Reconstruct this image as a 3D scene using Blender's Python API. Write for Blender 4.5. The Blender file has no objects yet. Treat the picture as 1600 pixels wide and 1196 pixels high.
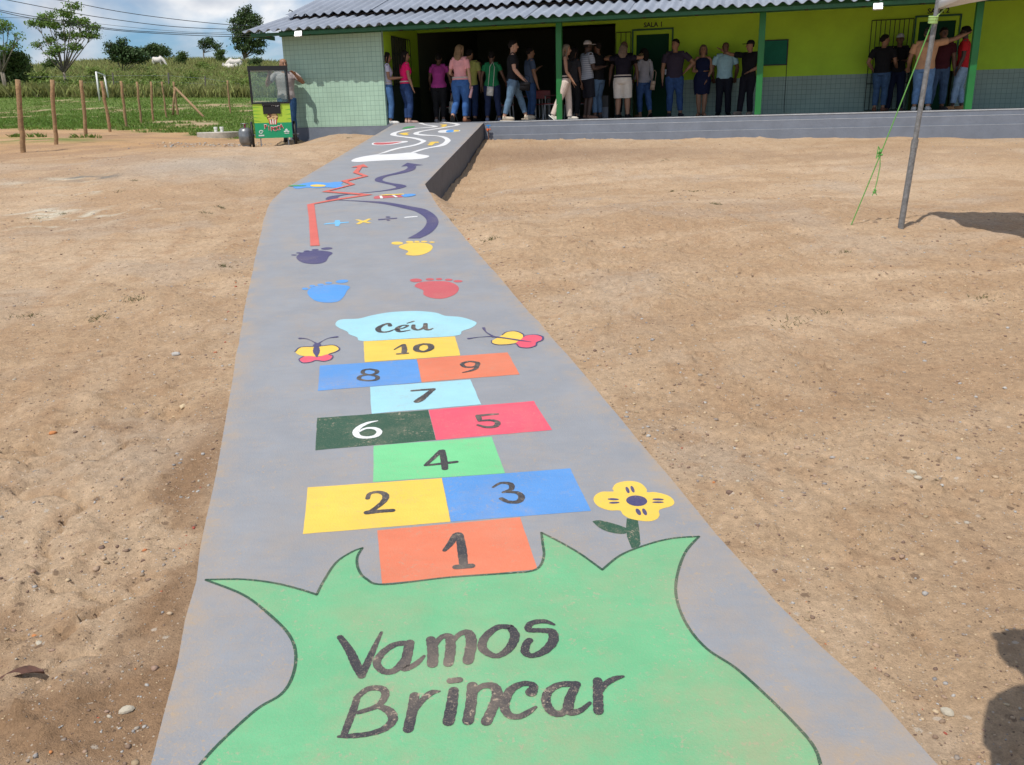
import bpy, bmesh, math, random
import numpy as np
from mathutils import Vector, Matrix
random.seed(7); rng = np.random.default_rng(7)
PI = math.pi
# ------------------------------------------------------------------ camera, sky, sun
F_PX = 1350.0; PITCH = math.atan((598-182)/F_PX); ROLL = math.radians(1.5); CZ = 0.105
SUN_EL = math.radians(61); SUN_AZ = math.radians(33)     # azimuth the light travels towards, from +Y to +X
scene = bpy.context.scene
COL = scene.collection
cam_d = bpy.data.cameras.new('camera'); cam = bpy.data.objects.new('camera', cam_d); COL.objects.link(cam)
cam.location = (0, 0, CZ)
fw = np.array([0, math.cos(PITCH), -math.sin(PITCH)]); rt0 = np.array([1., 0, 0]); up0 = np.cross(rt0, fw)
RT = rt0*math.cos(ROLL)-up0*math.sin(ROLL); UP = up0*math.cos(ROLL)+rt0*math.sin(ROLL)
cam.rotation_mode = 'QUATERNION'
cam.rotation_quaternion = Matrix((Vector(RT), Vector(UP), Vector(-fw))).transposed().to_quaternion()
cam_d.sensor_fit = 'HORIZONTAL'; cam_d.sensor_width = 36; cam_d.lens = 36*F_PX/1600
cam_d.clip_start = 0.05; cam_d.clip_end = 3000
scene.camera = cam
w = bpy.data.worlds.new('World'); scene.world = w; w.use_nodes = True
nt = w.node_tree; nt.nodes.clear()
out = nt.nodes.new('ShaderNodeOutputWorld'); bg = nt.nodes.new('ShaderNodeBackground')
sky = nt.nodes.new('ShaderNodeTexSky'); sky.sky_type = 'NISHITA'; sky.sun_disc = False
sky.sun_elevation = SUN_EL; sky.sun_rotation = math.radians(33+180); sky.dust_density = 0.6; sky.ozone_density = 2.0
bg.inputs['Strength'].default_value = 0.10
tc = nt.nodes.new('ShaderNodeTexCoord')
mp = nt.nodes.new('ShaderNodeMapping'); mp.inputs['Scale'].default_value = (1.0, 1.0, 1.9); mp.inputs['Location'].default_value = (0.35, 0.0, 0.12)
nz = nt.nodes.new('ShaderNodeTexNoise'); nz.inputs['Scale'].default_value = 5.0; nz.inputs['Detail'].default_value = 8; nz.inputs['Roughness'].default_value = 0.52; nz.inputs['Distortion'].default_value = 0.35
cr = nt.nodes.new('ShaderNodeValToRGB'); cr.color_ramp.elements[0].position = 0.43; cr.color_ramp.elements[1].position = 0.57
nz2 = nt.nodes.new('ShaderNodeTexNoise'); nz2.inputs['Scale'].default_value = 9.0; nz2.inputs['Detail'].default_value = 5
cc = nt.nodes.new('ShaderNodeValToRGB'); cc.color_ramp.elements[0].color = (5.4, 5.9, 6.8, 1); cc.color_ramp.elements[1].color = (9.6, 9.7, 9.9, 1)
cc.color_ramp.elements[0].position = 0.38; cc.color_ramp.elements[1].position = 0.6
hs = nt.nodes.new('ShaderNodeMix'); hs.data_type = 'RGBA'; hs.blend_type = 'MULTIPLY'; hs.inputs[0].default_value = 1.0; hs.inputs[7].default_value = (0.60, 0.85, 1.10, 1)
mx = nt.nodes.new('ShaderNodeMix'); mx.data_type = 'RGBA'
L = nt.links.new
L(tc.outputs['Generated'], mp.inputs['Vector']); L(mp.outputs[0], nz.inputs['Vector']); L(mp.outputs[0], nz2.inputs['Vector'])
L(nz.outputs['Fac'], cr.inputs[0]); L(nz2.outputs['Fac'], cc.inputs[0]); L(cr.outputs[0], mx.inputs[0])
L(sky.outputs[0], hs.inputs[6]); L(hs.outputs[2], mx.inputs[6]); L(cc.outputs[0], mx.inputs[7]); L(mx.outputs[2], bg.inputs['Color']); L(bg.outputs[0], out.inputs[0])
sun_d = bpy.data.lights.new('sun', 'SUN'); sun = bpy.data.objects.new('sun', sun_d); COL.objects.link(sun)
sun_d.energy = 4.0; sun_d.angle = math.radians(0.53); sun_d.color = (1.0, 0.95, 0.87)
ldir = Vector((math.sin(SUN_AZ)*math.cos(SUN_EL), math.cos(SUN_AZ)*math.cos(SUN_EL), -math.sin(SUN_EL)))
sun.rotation_mode = 'QUATERNION'; sun.rotation_quaternion = ldir.to_track_quat('-Z', 'Y'); sun.location = (-5, -8, 20)
scene.view_settings.view_transform = 'Standard'; scene.view_settings.look = 'None'
scene.view_settings.exposure = 0.0; scene.view_settings.gamma = 1.0
scene.view_settings.use_curve_mapping = False

# ------------------------------------------------------------------ survey helpers
def ray(px, py):
    return fw + RT*(px-800)/F_PX - UP*(py-598)/F_PX
def at(px, py, Y):                      # point on a sight line at forward distance Y
    d = ray(px, py); d = d/d[1]; return np.array([0, 0, CZ]) + d*Y
TH = math.radians(13.6)
UD = np.array([math.cos(TH), -math.sin(TH)]); ND = np.array([math.sin(TH), math.cos(TH)])
_d = ray(885, 189); K0 = (_d/_d[1]*20.3)[:2]
_d = ray(775, 191); _d = _d/_d[1]; E0 = (_d*(K0@ND)/(_d[:2]@ND))[:2]
def bw(u, v, z=0.0):                    # building frame -> world
    p = E0 + UD*u + ND*v; return np.array([p[0], p[1], z])
def hitv(px, py, v):                    # sight line meets the vertical plane v -> (u, z)
    d = ray(px, py); t = (E0@ND+v)/(d[:2]@ND); p = np.array([0, 0, CZ])+d*t
    return float((p[:2]-E0)@UD), float(p[2])
def plane_pt(px, py, P, N):
    d = ray(px, py); o = np.array([0, 0, CZ]); return o + d*(((P-o)@N)/(d@N))
# ramp: lower run is plane A, upper run is plane B
SL = 0.0752; Z0 = -1.58
PA = np.array([0, 0, Z0]); NA = np.array([0, -SL, 1.0])
kL = plane_pt(440, 298, PA, NA); kR = plane_pt(664, 288, PA, NA)
def edge_u(px, py): return hitv(px, py, 0.0)[0]
uL, uR = edge_u(618, 195), edge_u(756, 191)
tL, tR = bw(uL, 0, 0.0), bw(uR, 0, 0.0)
PB = (kL+kR)/2; NB = np.cross(kR-kL, (tL+tR)/2-PB); NB = NB/NB[2]
def ramp_hit(px, py, lift=0.0):
    p = plane_pt(px, py, PA, NA)
    s = (kR-kL)[0]*(p-kL)[1]-(kR-kL)[1]*(p-kL)[0]
    if s > 0 or p[1] < 0: p = plane_pt(px, py, PB, NB)
    return np.array([p[0], p[1], p[2]+lift])

# ------------------------------------------------------------------ scene-object helpers
def tag(o, label=None, cat=None, group=None, kind=None):
    if label: o['label'] = label
    if cat: o['category'] = cat
    if group: o['group'] = group
    if kind: o['kind'] = kind
    return o
def thing(name, label, cat, loc=(0, 0, 0), rz=0.0, group=None):
    o = bpy.data.objects.new(name, None); COL.objects.link(o); o.empty_display_size = 0.2
    o.location = tuple(float(a) for a in loc); o.rotation_euler = (0, 0, rz)
    return tag(o, label, cat, group)
def copy_tree(o, parent=None):
    c = o.copy(); COL.objects.link(c)
    if parent: c.parent = parent
    for ch in [x for x in bpy.data.objects if x.parent == o]: copy_tree(ch, c)
    return c
class MB:
    def __init__(s): s.v = []; s.f = []; s.m = []
    def add(s, vs, fs, mi=0):
        n = len(s.v); s.v += [tuple(float(c) for c in p) for p in vs]; s.f += [tuple(i+n for i in f) for f in fs]; s.m += [mi]*len(fs)
    def box(s, a, b, mi=0, R=None, T=None):
        x0, y0, z0 = a; x1, y1, z1 = b
        vs = [(x0,y0,z0),(x1,y0,z0),(x1,y1,z0),(x0,y1,z0),(x0,y0,z1),(x1,y0,z1),(x1,y1,z1),(x0,y1,z1)]
        if R is not None: vs = [tuple(R@Vector(p)) for p in vs]
        if T is not None: vs = [tuple(Vector(p)+Vector(T)) for p in vs]
        s.add(vs, [(0,3,2,1),(4,5,6,7),(0,1,5,4),(1,2,6,5),(2,3,7,6),(3,0,4,7)], mi)
    def loft(s, secs, n=12, mi=0, cap=True):      # secs: (center, U, V)
        vs = []
        for c, U, V in secs:
            c = np.array(c, float); U = np.array(U, float); V = np.array(V, float)
            for k in range(n):
                a = 2*PI*k/n; vs.append(c+U*math.cos(a)+V*math.sin(a))
        fs = []
        for i in range(len(secs)-1):
            for k in range(n):
                a = i*n+k; b = i*n+(k+1) % n; fs.append((a, b, b+n, a+n))
        if cap:
            fs.append(tuple(range(n-1, -1, -1))); q = (len(secs)-1)*n; fs.append(tuple(range(q, q+n)))
        s.add(vs, fs, mi)
    def tube(s, pts, r, n=8, mi=0, flat=1.0):
        pts = [np.array(p, float) for p in pts]
        if not hasattr(r, '__len__'): r = [r]*len(pts)
        secs = []; ref = None
        for i, p in enumerate(pts):
            t = pts[min(i+1, len(pts)-1)]-pts[max(i-1, 0)]; t = t/(np.linalg.norm(t)+1e-9)
            if ref is None: ref = np.array([1., 0, 0]) if abs(t[0]) < 0.8 else np.array([0, 1., 0])
            U = ref-t*(ref@t); U = U/np.linalg.norm(U); ref = U; V = np.cross(t, U)
            secs.append((p, U*r[i], V*r[i]*flat))
        s.loft(secs, n, mi)
    def ball(s, c, rx, ry, rz, n=12, m=8, mi=0, R=None):
        vs = []; c = np.array(c, float)
        for i in range(1, m):
            a = PI*i/m
            for k in range(n):
                b = 2*PI*k/n; p = np.array([rx*math.sin(a)*math.cos(b), ry*math.sin(a)*math.sin(b), rz*math.cos(a)])
                if R is not None: p = np.array(R@Vector(p))
                vs.append(c+p)
        tp = np.array([0, 0, rz]); bt = -tp
        if R is not None: tp = np.array(R@Vector(tp)); bt = -tp
        vs += [c+tp, c+bt]; T = len(vs)-2; B = T+1; fs = []
        for i in range(m-2):
            for k in range(n):
                a = i*n+k; b = i*n+(k+1) % n; fs.append((a, a+n, b+n, b))
        for k in range(n):
            fs.append((T, k, (k+1) % n)); q = (m-2)*n; fs.append((B, q+(k+1) % n, q+k))
        s.add(vs, fs, mi)
    def build(s, name, mats, parent=None, smooth=False, off=None, bevel=0.0, sub=0):
        me = bpy.data.meshes.new(name)
        vs = s.v if off is None else [tuple(np.array(p)-off) for p in s.v]
        me.from_pydata(vs, [], s.f)
        for m in (mats if isinstance(mats, (list, tuple)) else [mats]): me.materials.append(m)
        if any(s.m): me.polygons.foreach_set('material_index', s.m)
        if smooth: me.polygons.foreach_set('use_smooth', [True]*len(s.f))
        me.update()
        o = bpy.data.objects.new(name, me); COL.objects.link(o)
        if parent: o.parent = parent
        if bevel:
            b = o.modifiers.new('b', 'BEVEL'); b.width = bevel; b.segments = 2; b.limit_method = 'ANGLE'
        if sub:
            b = o.modifiers.new('s', 'SUBSURF'); b.levels = sub; b.render_levels = sub
        return o
def fast_mesh(name, V, Fc, mats, parent=None, smooth=False, corners=4):
    me = bpy.data.meshes.new(name); V = np.asarray(V, np.float32); Fc = np.asarray(Fc, np.int32)
    me.vertices.add(len(V)); me.vertices.foreach_set('co', V.ravel())
    me.loops.add(Fc.size); me.loops.foreach_set('vertex_index', Fc.ravel())
    me.polygons.add(len(Fc)); me.polygons.foreach_set('loop_start', np.arange(len(Fc), dtype=np.int32)*corners)
    me.polygons.foreach_set('loop_total', np.full(len(Fc), corners, np.int32))
    if smooth: me.polygons.foreach_set('use_smooth', np.ones(len(Fc), bool))
    for m in (mats if isinstance(mats, (list, tuple)) else [mats]): me.materials.append(m)
    me.update(); me.validate()
    o = bpy.data.objects.new(name, me); COL.objects.link(o)
    if parent: o.parent = parent
    return o

# ------------------------------------------------------------------ materials
def mat(name, col, rough=0.7, metal=0.0, var=0.0, vscale=8.0, bump=0.0, bscale=60.0, spec=0.5, emit=None, trans=0.0, island=0.0, coat=0.0):
    m = bpy.data.materials.new(name); m.use_nodes = True; t = m.node_tree; n = t.nodes; b = n['Principled BSDF']
    b.inputs['Base Color'].default_value = (*col, 1); b.inputs['Roughness'].default_value = rough; b.inputs['Metallic'].default_value = metal
    b.inputs['Specular IOR Level'].default_value = spec
    if coat: b.inputs['Coat Weight'].default_value = coat
    if trans: b.inputs['Transmission Weight'].default_value = trans
    if emit: b.inputs['Emission Color'].default_value = (*emit[:3], 1); b.inputs['Emission Strength'].default_value = emit[3]
    co = n.new('ShaderNodeTexCoord'); src = None
    if var:
        z = n.new('ShaderNodeTexNoise'); z.inputs['Scale'].default_value = vscale; z.inputs['Detail'].default_value = 6; z.inputs['Roughness'].default_value = 0.65
        t.links.new(co.outputs['Object'], z.inputs['Vector'])
        r = n.new('ShaderNodeValToRGB'); r.color_ramp.elements[0].position = 0.3; r.color_ramp.elements[1].position = 0.7
        r.color_ramp.elements[0].color = tuple(c*(1-var) for c in col)+(1,); r.color_ramp.elements[1].color = tuple(min(1, c*(1+var)) for c in col)+(1,)
        t.links.new(z.outputs['Fac'], r.inputs[0]); src = r.outputs[0]
    if island:
        g = n.new('ShaderNodeNewGeometry'); mr = n.new('ShaderNodeMapRange'); mr.inputs['To Min'].default_value = 1-island; mr.inputs['To Max'].default_value = 1+island
        t.links.new(g.outputs['Random Per Island'], mr.inputs['Value'])
        h = n.new('ShaderNodeHueSaturation'); h.inputs['Color'].default_value = (*col, 1)
        mh = n.new('ShaderNodeMapRange'); mh.inputs['To Min'].default_value = 0.48; mh.inputs['To Max'].default_value = 0.52
        t.links.new(g.outputs['Random Per Island'], mh.inputs['Value']); t.links.new(mh.outputs[0], h.inputs['Hue'])
        t.links.new(mr.outputs[0], h.inputs['Value'])
        if src: t.links.new(src, h.inputs['Color'])
        src = h.outputs[0]
    if src: t.links.new(src, b.inputs['Base Color'])
    if bump:
        z = n.new('ShaderNodeTexNoise'); z.inputs['Scale'].default_value = bscale; z.inputs['Detail'].default_value = 5
        t.links.new(co.outputs['Object'], z.inputs['Vector'])
        q = n.new('ShaderNodeBump'); q.inputs['Strength'].default_value = bump; q.inputs['Distance'].default_value = 0.02
        t.links.new(z.outputs['Fac'], q.inputs['Height']); t.links.new(q.outputs[0], b.inputs['Normal'])
    return m
def leafmat(name, col, island=0.35, tr=0.35):
    m = mat(name, col, rough=0.55, island=island, spec=0.3)
    t = m.node_tree; b = t.nodes['Principled BSDF']; o = t.nodes['Material Output']
    tl = t.nodes.new('ShaderNodeBsdfTranslucent'); ms = t.nodes.new('ShaderNodeMixShader'); ms.inputs[0].default_value = tr
    src = b.inputs['Base Color'].links[0].from_socket; t.links.new(src, tl.inputs['Color'])
    t.links.new(b.outputs[0], ms.inputs[1]); t.links.new(tl.outputs[0], ms.inputs[2]); t.links.new(ms.outputs[0], o.inputs[0])
    return m
def paintmat(name, col, wear=0.5, rough=0.55, wearcol=(0.42, 0.33, 0.24)):
    """road paint, rubbed through and dusty in places"""
    m = bpy.data.materials.new(name); m.use_nodes = True; t = m.node_tree; n = t.nodes; b = n['Principled BSDF']; L = t.links.new
    co = n.new('ShaderNodeTexCoord')
    def noise(s, d=6, r=0.6):
        z = n.new('ShaderNodeTexNoise'); z.inputs['Scale'].default_value = s; z.inputs['Detail'].default_value = d; z.inputs['Roughness'].default_value = r
        L(co.outputs['Object'], z.inputs['Vector']); return z.outputs['Fac']
    def ramp(src, p0, p1, c0=(0, 0, 0, 1), c1=(1, 1, 1, 1)):
        r = n.new('ShaderNodeValToRGB'); r.color_ramp.elements[0].position = p0; r.color_ramp.elements[1].position = p1
        r.color_ramp.elements[0].color = c0; r.color_ramp.elements[1].color = c1; L(src, r.inputs[0]); return r.outputs[0]
    base = ramp(noise(3.5), 0.3, 0.7, tuple(c*0.92 for c in col)+(1,), tuple(min(1, c*1.05+0.004) for c in col)+(1,))
    # large dusty films
    def mixc(fac, a, bcol, scale=1.0):
        mu = n.new('ShaderNodeMath'); mu.operation = 'MULTIPLY'; mu.inputs[1].default_value = scale; L(fac, mu.inputs[0])
        x = n.new('ShaderNodeMix'); x.data_type = 'RGBA'; L(mu.outputs[0], x.inputs[0]); L(a, x.inputs[6]); x.inputs[7].default_value = (*bcol, 1); return x.outputs[2]
    bm = n.new('ShaderNodeMapping'); bm.inputs['Scale'].default_value = (9, 26, 9); bm.inputs['Rotation'].default_value = (0, 0, .5); L(co.outputs['Object'], bm.inputs['Vector'])
    bz = n.new('ShaderNodeTexNoise'); bz.inputs['Scale'].default_value = 1.0; bz.inputs['Detail'].default_value = 4; L(bm.outputs[0], bz.inputs['Vector'])
    c = mixc(ramp(bz.outputs['Fac'], .45, .72), base, tuple(x_*.88 for x_ in col), .35)
    c = mixc(ramp(noise(2.2, 7, 0.72), 0.50, 0.72), c, wearcol, 0.42*wear)
    c = mixc(ramp(noise(9, 6, 0.75), 0.56, 0.74), c, wearcol, 0.38*wear)
    # small chipped specks, where a broader noise allows them
    sp = ramp(noise(62, 4, 0.75), 0.585, 0.615); area = ramp(noise(4.5, 4, 0.6), 0.44, 0.56)
    mu = n.new('ShaderNodeMath'); mu.operation = 'MULTIPLY'; L(sp, mu.inputs[0]); L(area, mu.inputs[1])
    c = mixc(mu.outputs[0], c, wearcol, 0.8*wear)
    fs = ramp(noise(240, 2, 0.5), 0.56, 0.66)
    c = mixc(fs, c, tuple(0.5*a+0.5*b_ for a, b_ in zip(col, wearcol)), 0.60*wear)
    L(c, b.inputs['Base Color']); b.inputs['Roughness'].default_value = rough; b.inputs['Specular IOR Level'].default_value = 0.35
    q = n.new('ShaderNodeBump'); q.inputs['Strength'].default_value = 0.35; q.inputs['Distance'].default_value = 0.006
    L(noise(120, 4, 0.7), q.inputs['Height']); L(q.outputs[0], b.inputs['Normal'])
    return m
def tilemat(name, col, joint, size=0.11, var=0.12, paint_above=None):
    m = bpy.data.materials.new(name); m.use_nodes = True; t = m.node_tree; n = t.nodes; b = n['Principled BSDF']; L = t.links.new
    co = n.new('ShaderNodeTexCoord'); sp = n.new('ShaderNodeSeparateXYZ'); L(co.outputs['Object'], sp.inputs[0])
    ad = n.new('ShaderNodeMath'); ad.operation = 'ADD'; L(sp.outputs[0], ad.inputs[0]); L(sp.outputs[1], ad.inputs[1])
    cb = n.new('ShaderNodeCombineXYZ'); L(ad.outputs[0], cb.inputs[0]); L(sp.outputs[2], cb.inputs[1])
    br = n.new('ShaderNodeTexBrick'); br.offset = 0.0; br.inputs['Scale'].default_value = 1.0; br.inputs['Brick Width'].default_value = size; br.inputs['Row Height'].default_value = size
    br.inputs['Mortar Size'].default_value = 0.0035; br.inputs['Mortar Smooth'].default_value = 0.3
    br.inputs['Color1'].default_value = tuple(c*(1-var) for c in col)+(1,); br.inputs['Color2'].default_value = tuple(c*(1+var) for c in col)+(1,); br.inputs['Mortar'].default_value = (*joint, 1)
    dz = n.new('ShaderNodeTexNoise'); dz.inputs['Scale'].default_value = 3.0; L(cb.outputs[0], dz.inputs['Vector'])
    va = n.new('ShaderNodeVectorMath'); va.operation = 'SCALE'; va.inputs['Scale'].default_value = 0.012; L(dz.outputs['Color'], va.inputs[0])
    vb = n.new('ShaderNodeVectorMath'); vb.operation = 'ADD'; L(cb.outputs[0], vb.inputs[0]); L(va.outputs[0], vb.inputs[1]); L(vb.outputs[0], br.inputs['Vector'])
    nz = n.new('ShaderNodeTexNoise'); nz.inputs['Scale'].default_value = 1.2; nz.inputs['Detail'].default_value = 6; L(co.outputs['Object'], nz.inputs['Vector'])
    mr = n.new('ShaderNodeMapRange'); mr.inputs['From Min'].default_value = 0.3; mr.inputs['From Max'].default_value = 0.7; mr.inputs['To Min'].default_value = 0.90; mr.inputs['To Max'].default_value = 1.06; L(nz.outputs['Fac'], mr.inputs['Value'])
    hv = n.new('ShaderNodeHueSaturation'); L(br.outputs['Color'], hv.inputs['Color']); L(mr.outputs[0], hv.inputs['Value'])
    L(hv.outputs[0], b.inputs['Base Color']); b.inputs['Roughness'].default_value = 0.45
    q = n.new('ShaderNodeBump'); q.inputs['Strength'].default_value = 0.5; q.inputs['Distance'].default_value = 0.004; q.invert = True; L(br.outputs['Fac'], q.inputs['Height']); L(q.outputs[0], b.inputs['Normal'])
    return m
# ------------------------------------------------------------------ numpy noise
def vnoise(x, y, seed=0):
    xi = np.floor(x).astype(np.int64); yi = np.floor(y).astype(np.int64); xf = x-xi; yf = y-yi
    def h(a, b):
        n = (a*374761393+b*668265263+seed*982451653) & 0xffffffff
        n = ((n ^ (n >> 13))*1274126177) & 0xffffffff; n = n ^ (n >> 16)
        return (n & 0xffff)/65535.0
    u = xf*xf*(3-2*xf); v = yf*yf*(3-2*yf)
    return (h(xi, yi)*(1-u)+h(xi+1, yi)*u)*(1-v)+(h(xi, yi+1)*(1-u)+h(xi+1, yi+1)*u)*v
def fbm(x, y, s, o=4, seed=0, g=0.5):
    r = 0; a = 1; t = 0
    for k in range(o):
        r = r+a*vnoise(x*s+17.3*k, y*s-9.1*k, seed+k); t += a; a *= g; s *= 2.03
    return np.clip(r/t*1.15-.075, 0, 1)
def sstep(a, b, x):
    t = np.clip((x-a)/(b-a), 0, 1); return t*t*(3-2*t)
# ------------------------------------------------------------------ terrain heights: thin-plate surface through surveyed points
ctl = []
for X in (-3.5, -1.5, 0.5, 2.5, 4.5):
    for Y in (-2, 2, 5, 8): ctl.append((X, Y, Z0+SL*Y-0.01))
for X in (-12, -7, 8, 13):
    for Y in (-3, 4, 9): ctl.append((X, Y, Z0+SL*Y+0.02))
for u, z in ((0.6, -.40), (3, -.43), (5.8, -.48), (8.5, -.53), (11, -.58), (15, -.66), (20, -.7)): ctl.append((*bw(u, -0.05)[:2], z))
for u, z in ((-5.1, -.42), (-4, -.38), (-3.1, -.30)): ctl.append((*bw(u, -0.1)[:2], z))
for u in (2, 6, 10, 15):
    ctl.append((*bw(u, -2.6)[:2], -.60-0.006*u)); ctl.append((*bw(u, -5.2)[:2], -.80-0.004*u)); ctl.append((*bw(u, -8)[:2], -.90-0.004*u))
# foot of the retaining side of the upper ramp run
wd = tR-kR; wn = np.array([wd[1], -wd[0], 0]); wn = wn/np.linalg.norm(wn)
for px, py in ((684, 314), (700, 294), (725, 267), (742, 238)):
    p = plane_pt(px, py, kR, wn); ctl.append((p[0]+0.05, p[1], p[2]))
for f in (0.0, 0.25, 0.5, 0.75, 0.95):
    p = kL+(tL-kL)*f; ctl.append((p[0]-0.25, p[1], p[2]-0.03-0.22*f))
def cp(px, py, Y): p = at(px, py, Y); ctl.append((p[0], p[1], p[2])); return p
cart_p = cp(430, 230, 20.6); cp(386, 231, 20.3)
POSTS = [(37, 240, 18.6), (88, 225, 21.4), (135, 213, 24.6), (172, 206, 27.0), (198, 200, 29.4), (221, 194, 32.5), (239, 190, 34.6), (260, 184, 38.0), (278, 180, 41.0), (360, 178, 43.0)]
for a in POSTS: cp(*a)
cp(340, 215, 27.0); cp(250, 225, 20.0); cp(100, 290, 12.2); cp(30, 320, 11.0)
cp(160, 158, 55); cp(20, 152, 60); cp(200, 150, 62); cp(400, 150, 62); cp(300, 166, 50); cp(0, 180, 45)
cp(0, 112, 105); cp(100, 108, 110); cp(200, 103, 115); cp(330, 98, 115); cp(420, 106, 115); cp(-200, 118, 105)
cp(200, 126, 84); cp(400, 128, 84); cp(0, 130, 84)
ctl += [(-40, 150, 7.0), (0, 140, 6.5), (40, 120, 5.0), (60, 60, 2.0), (30, 40, 0.5), (-120, 150, 6), (-100, 60, 3), (-60, 20, -.5), (-40, 5, -1.2), (-30, -20, -2), (30, -20, -2), (40, 5, -1.2), (0, -20, -3), (-60, 260, 3), (60, 260, 3), (15, 30, -.2), (0, 32, 0.0)]
ctl = np.array(ctl, float)
def tps_fit(P):
    n = len(P); d = np.linalg.norm(P[:, None, :2]-P[None, :, :2], axis=2)
    Km = np.where(d > 0, d*d*np.log(d+1e-12), 0)+np.eye(n)*0.02
    A = np.zeros((n+3, n+3)); A[:n, :n] = Km; A[:n, n] = 1; A[:n, n+1:] = P[:, :2]; A[n:, :n] = A[:n, n:].T
    return np.linalg.solve(A, np.r_[P[:, 2], 0, 0, 0])
TW = tps_fit(ctl)
def gz(X, Y):
    X = np.asarray(X, float); Y = np.asarray(Y, float); sh = X.shape; x = X.ravel(); y = Y.ravel(); n = len(ctl)
    r = TW[n]+TW[n+1]*x+TW[n+2]*y
    for i in range(n):
        d2 = (x-ctl[i, 0])**2+(y-ctl[i, 1])**2; r = r+TW[i]*0.5*d2*np.log(d2+1e-12)
    return r.reshape(sh)
# ramp outline in plan
LE = [(235, 1196), (265, 1080), (299, 938), (306, 912), (305, 900), (313, 862), (331, 775), (345, 700), (358, 620), (372, 540), (385, 470), (400, 400), (412, 345), (421, 318), (440, 298)]
RE = [(1465, 1196), (1357, 1069), (1266, 998), (1187, 913), (1100, 814), (1060, 762), (957, 640), (900, 570), (821, 480), (733, 380), (681, 318), (664, 288)]
def resamp(pts, n):
    pts = np.array(pts); s = np.r_[0, np.cumsum(np.linalg.norm(np.diff(pts[:, :2], axis=0), axis=1))]
    t = np.linspace(0, s[-1], n); return np.stack([np.interp(t, s, pts[:, k]) for k in range(3)], 1)
lw = [plane_pt(*p, PA, NA) for p in LE]; rw = [plane_pt(*p, PA, NA) for p in RE]
def back(p, q, Y):
    t = (Y-p[1])/(q[1]-p[1]); r = p+(q-p)*t; r[2] = Z0+SL*r[1]; return r
lw = [back(lw[0], lw[2], -1.2)]+lw; rw = [back(rw[0], rw[2], -1.2)]+rw
lw[-1] = kL; rw[-1] = kR
LW = resamp(lw, 60); RW = resamp(rw, 60)
poly = np.r_[LW[:, :2], [tL[:2]], [tR[:2]], RW[::-1, :2]]
def signed(X, Y):                       # distance to the ramp outline, negative inside
    x = X.ravel(); y = Y.ravel(); best = np.full(x.shape, 1e9); inside = np.zeros(x.shape, bool); n = len(poly)
    for i in range(n):
        a = poly[i]; b = poly[(i+1) % n]; ab = b-a; L2 = ab@ab
        if L2 < 1e-12: continue
        t = np.clip(((x-a[0])*ab[0]+(y-a[1])*ab[1])/L2, 0, 1)
        d = np.hypot(x-a[0]-t*ab[0], y-a[1]-t*ab[1]); best = np.minimum(best, d)
        c = ((a[1] > y) != (b[1] > y)) & (x < (b[0]-a[0])*(y-a[1])/(b[1]-a[1]+1e-15)+a[0]); inside ^= c
    return np.where(inside, -best, best).reshape(X.shape)
def grow(a, b, s0, g):
    r = [a]; s = s0
    while r[-1] < b: r.append(r[-1]+s); s *= g
    return r
xs = np.array(sorted([-v for v in grow(3.2, 330, 0.045, 1.03)]+list(np.arange(-3.15, -1.9, 0.035))+list(np.arange(-1.9, 2.1, .016))+list(np.arange(2.1, 4.0, .035))+grow(4.0, 300, 0.045, 1.03)))
ys = np.array([-60, -40, -25, -15, -9, -5, -3, -2, -1.2, -.6, -.2]+[.4, .8]+list(np.arange(1.2, 4.0, .016))+list(np.arange(4.0, 8.0, 0.032))+grow(8.0, 420, 0.035, 1.0125))
GX, GY = np.meshgrid(xs, ys)
ix = sorted(set(list(range(0, len(xs), 5))+[len(xs)-1])); iy = sorted(set(list(range(0, len(ys), 5))+[len(ys)-1]+list(range(8))))
cz_ = gz(*np.meshgrid(xs[ix], ys[iy])); tmp = np.stack([np.interp(xs, xs[ix], r) for r in cz_]); GZ = np.stack([np.interp(ys, ys[iy], tmp[:, k]) for k in range(len(xs))], 1)
SD = np.full(GX.shape, 50.0); m_ = (GX > -5) & (GX < 3) & (GY < 23) & (GY > -3)
SD[m_] = signed(GX[m_], GY[m_])
near = 1-sstep(10, 40, np.hypot(GX, GY))
rough = (fbm(GX, GY, 2.2, 5, 3)-.5)*0.085+(fbm(GX*1.0, GY, 14, 4, 9)-.5)*0.026
clod = np.maximum(0, fbm(GX, GY, 22, 3, 31)-.66)*0.13*sstep(.45, .6, fbm(GX, GY, .9, 3, 41))
rid = 1-np.abs(fbm(GX, GY, 3.2, 4, 131)*2-1); leftn = sstep(.2, -.6, GX+.9)*(1-sstep(4, 6, GY)); rough_l = (-.042*sstep(.92, .99, rid)*sstep(.4, .6, fbm(GX, GY, 1.3, 3, 141)) + .065*(fbm(GX, GY, 4.5, 5, 151)-.5))*leftn
# shallow cracks and wheel marks running up the slope on the left
track = np.exp(-((GX+3.2+0.12*GY-1.0+0.3*np.sin(GY*.5))/0.16)**2)*(-0.02)*sstep(3, 5, GY)*(1-sstep(16, 19, GY))
GZ = GZ+rough_l+rough*near+clod*near+track+(fbm(GX, GY, .35, 3, 77)-.5)*0.10*near
GZ += (fbm(GX, GY, .12, 3, 99)-.5)*0.9*sstep(58, 75, GY)
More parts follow.
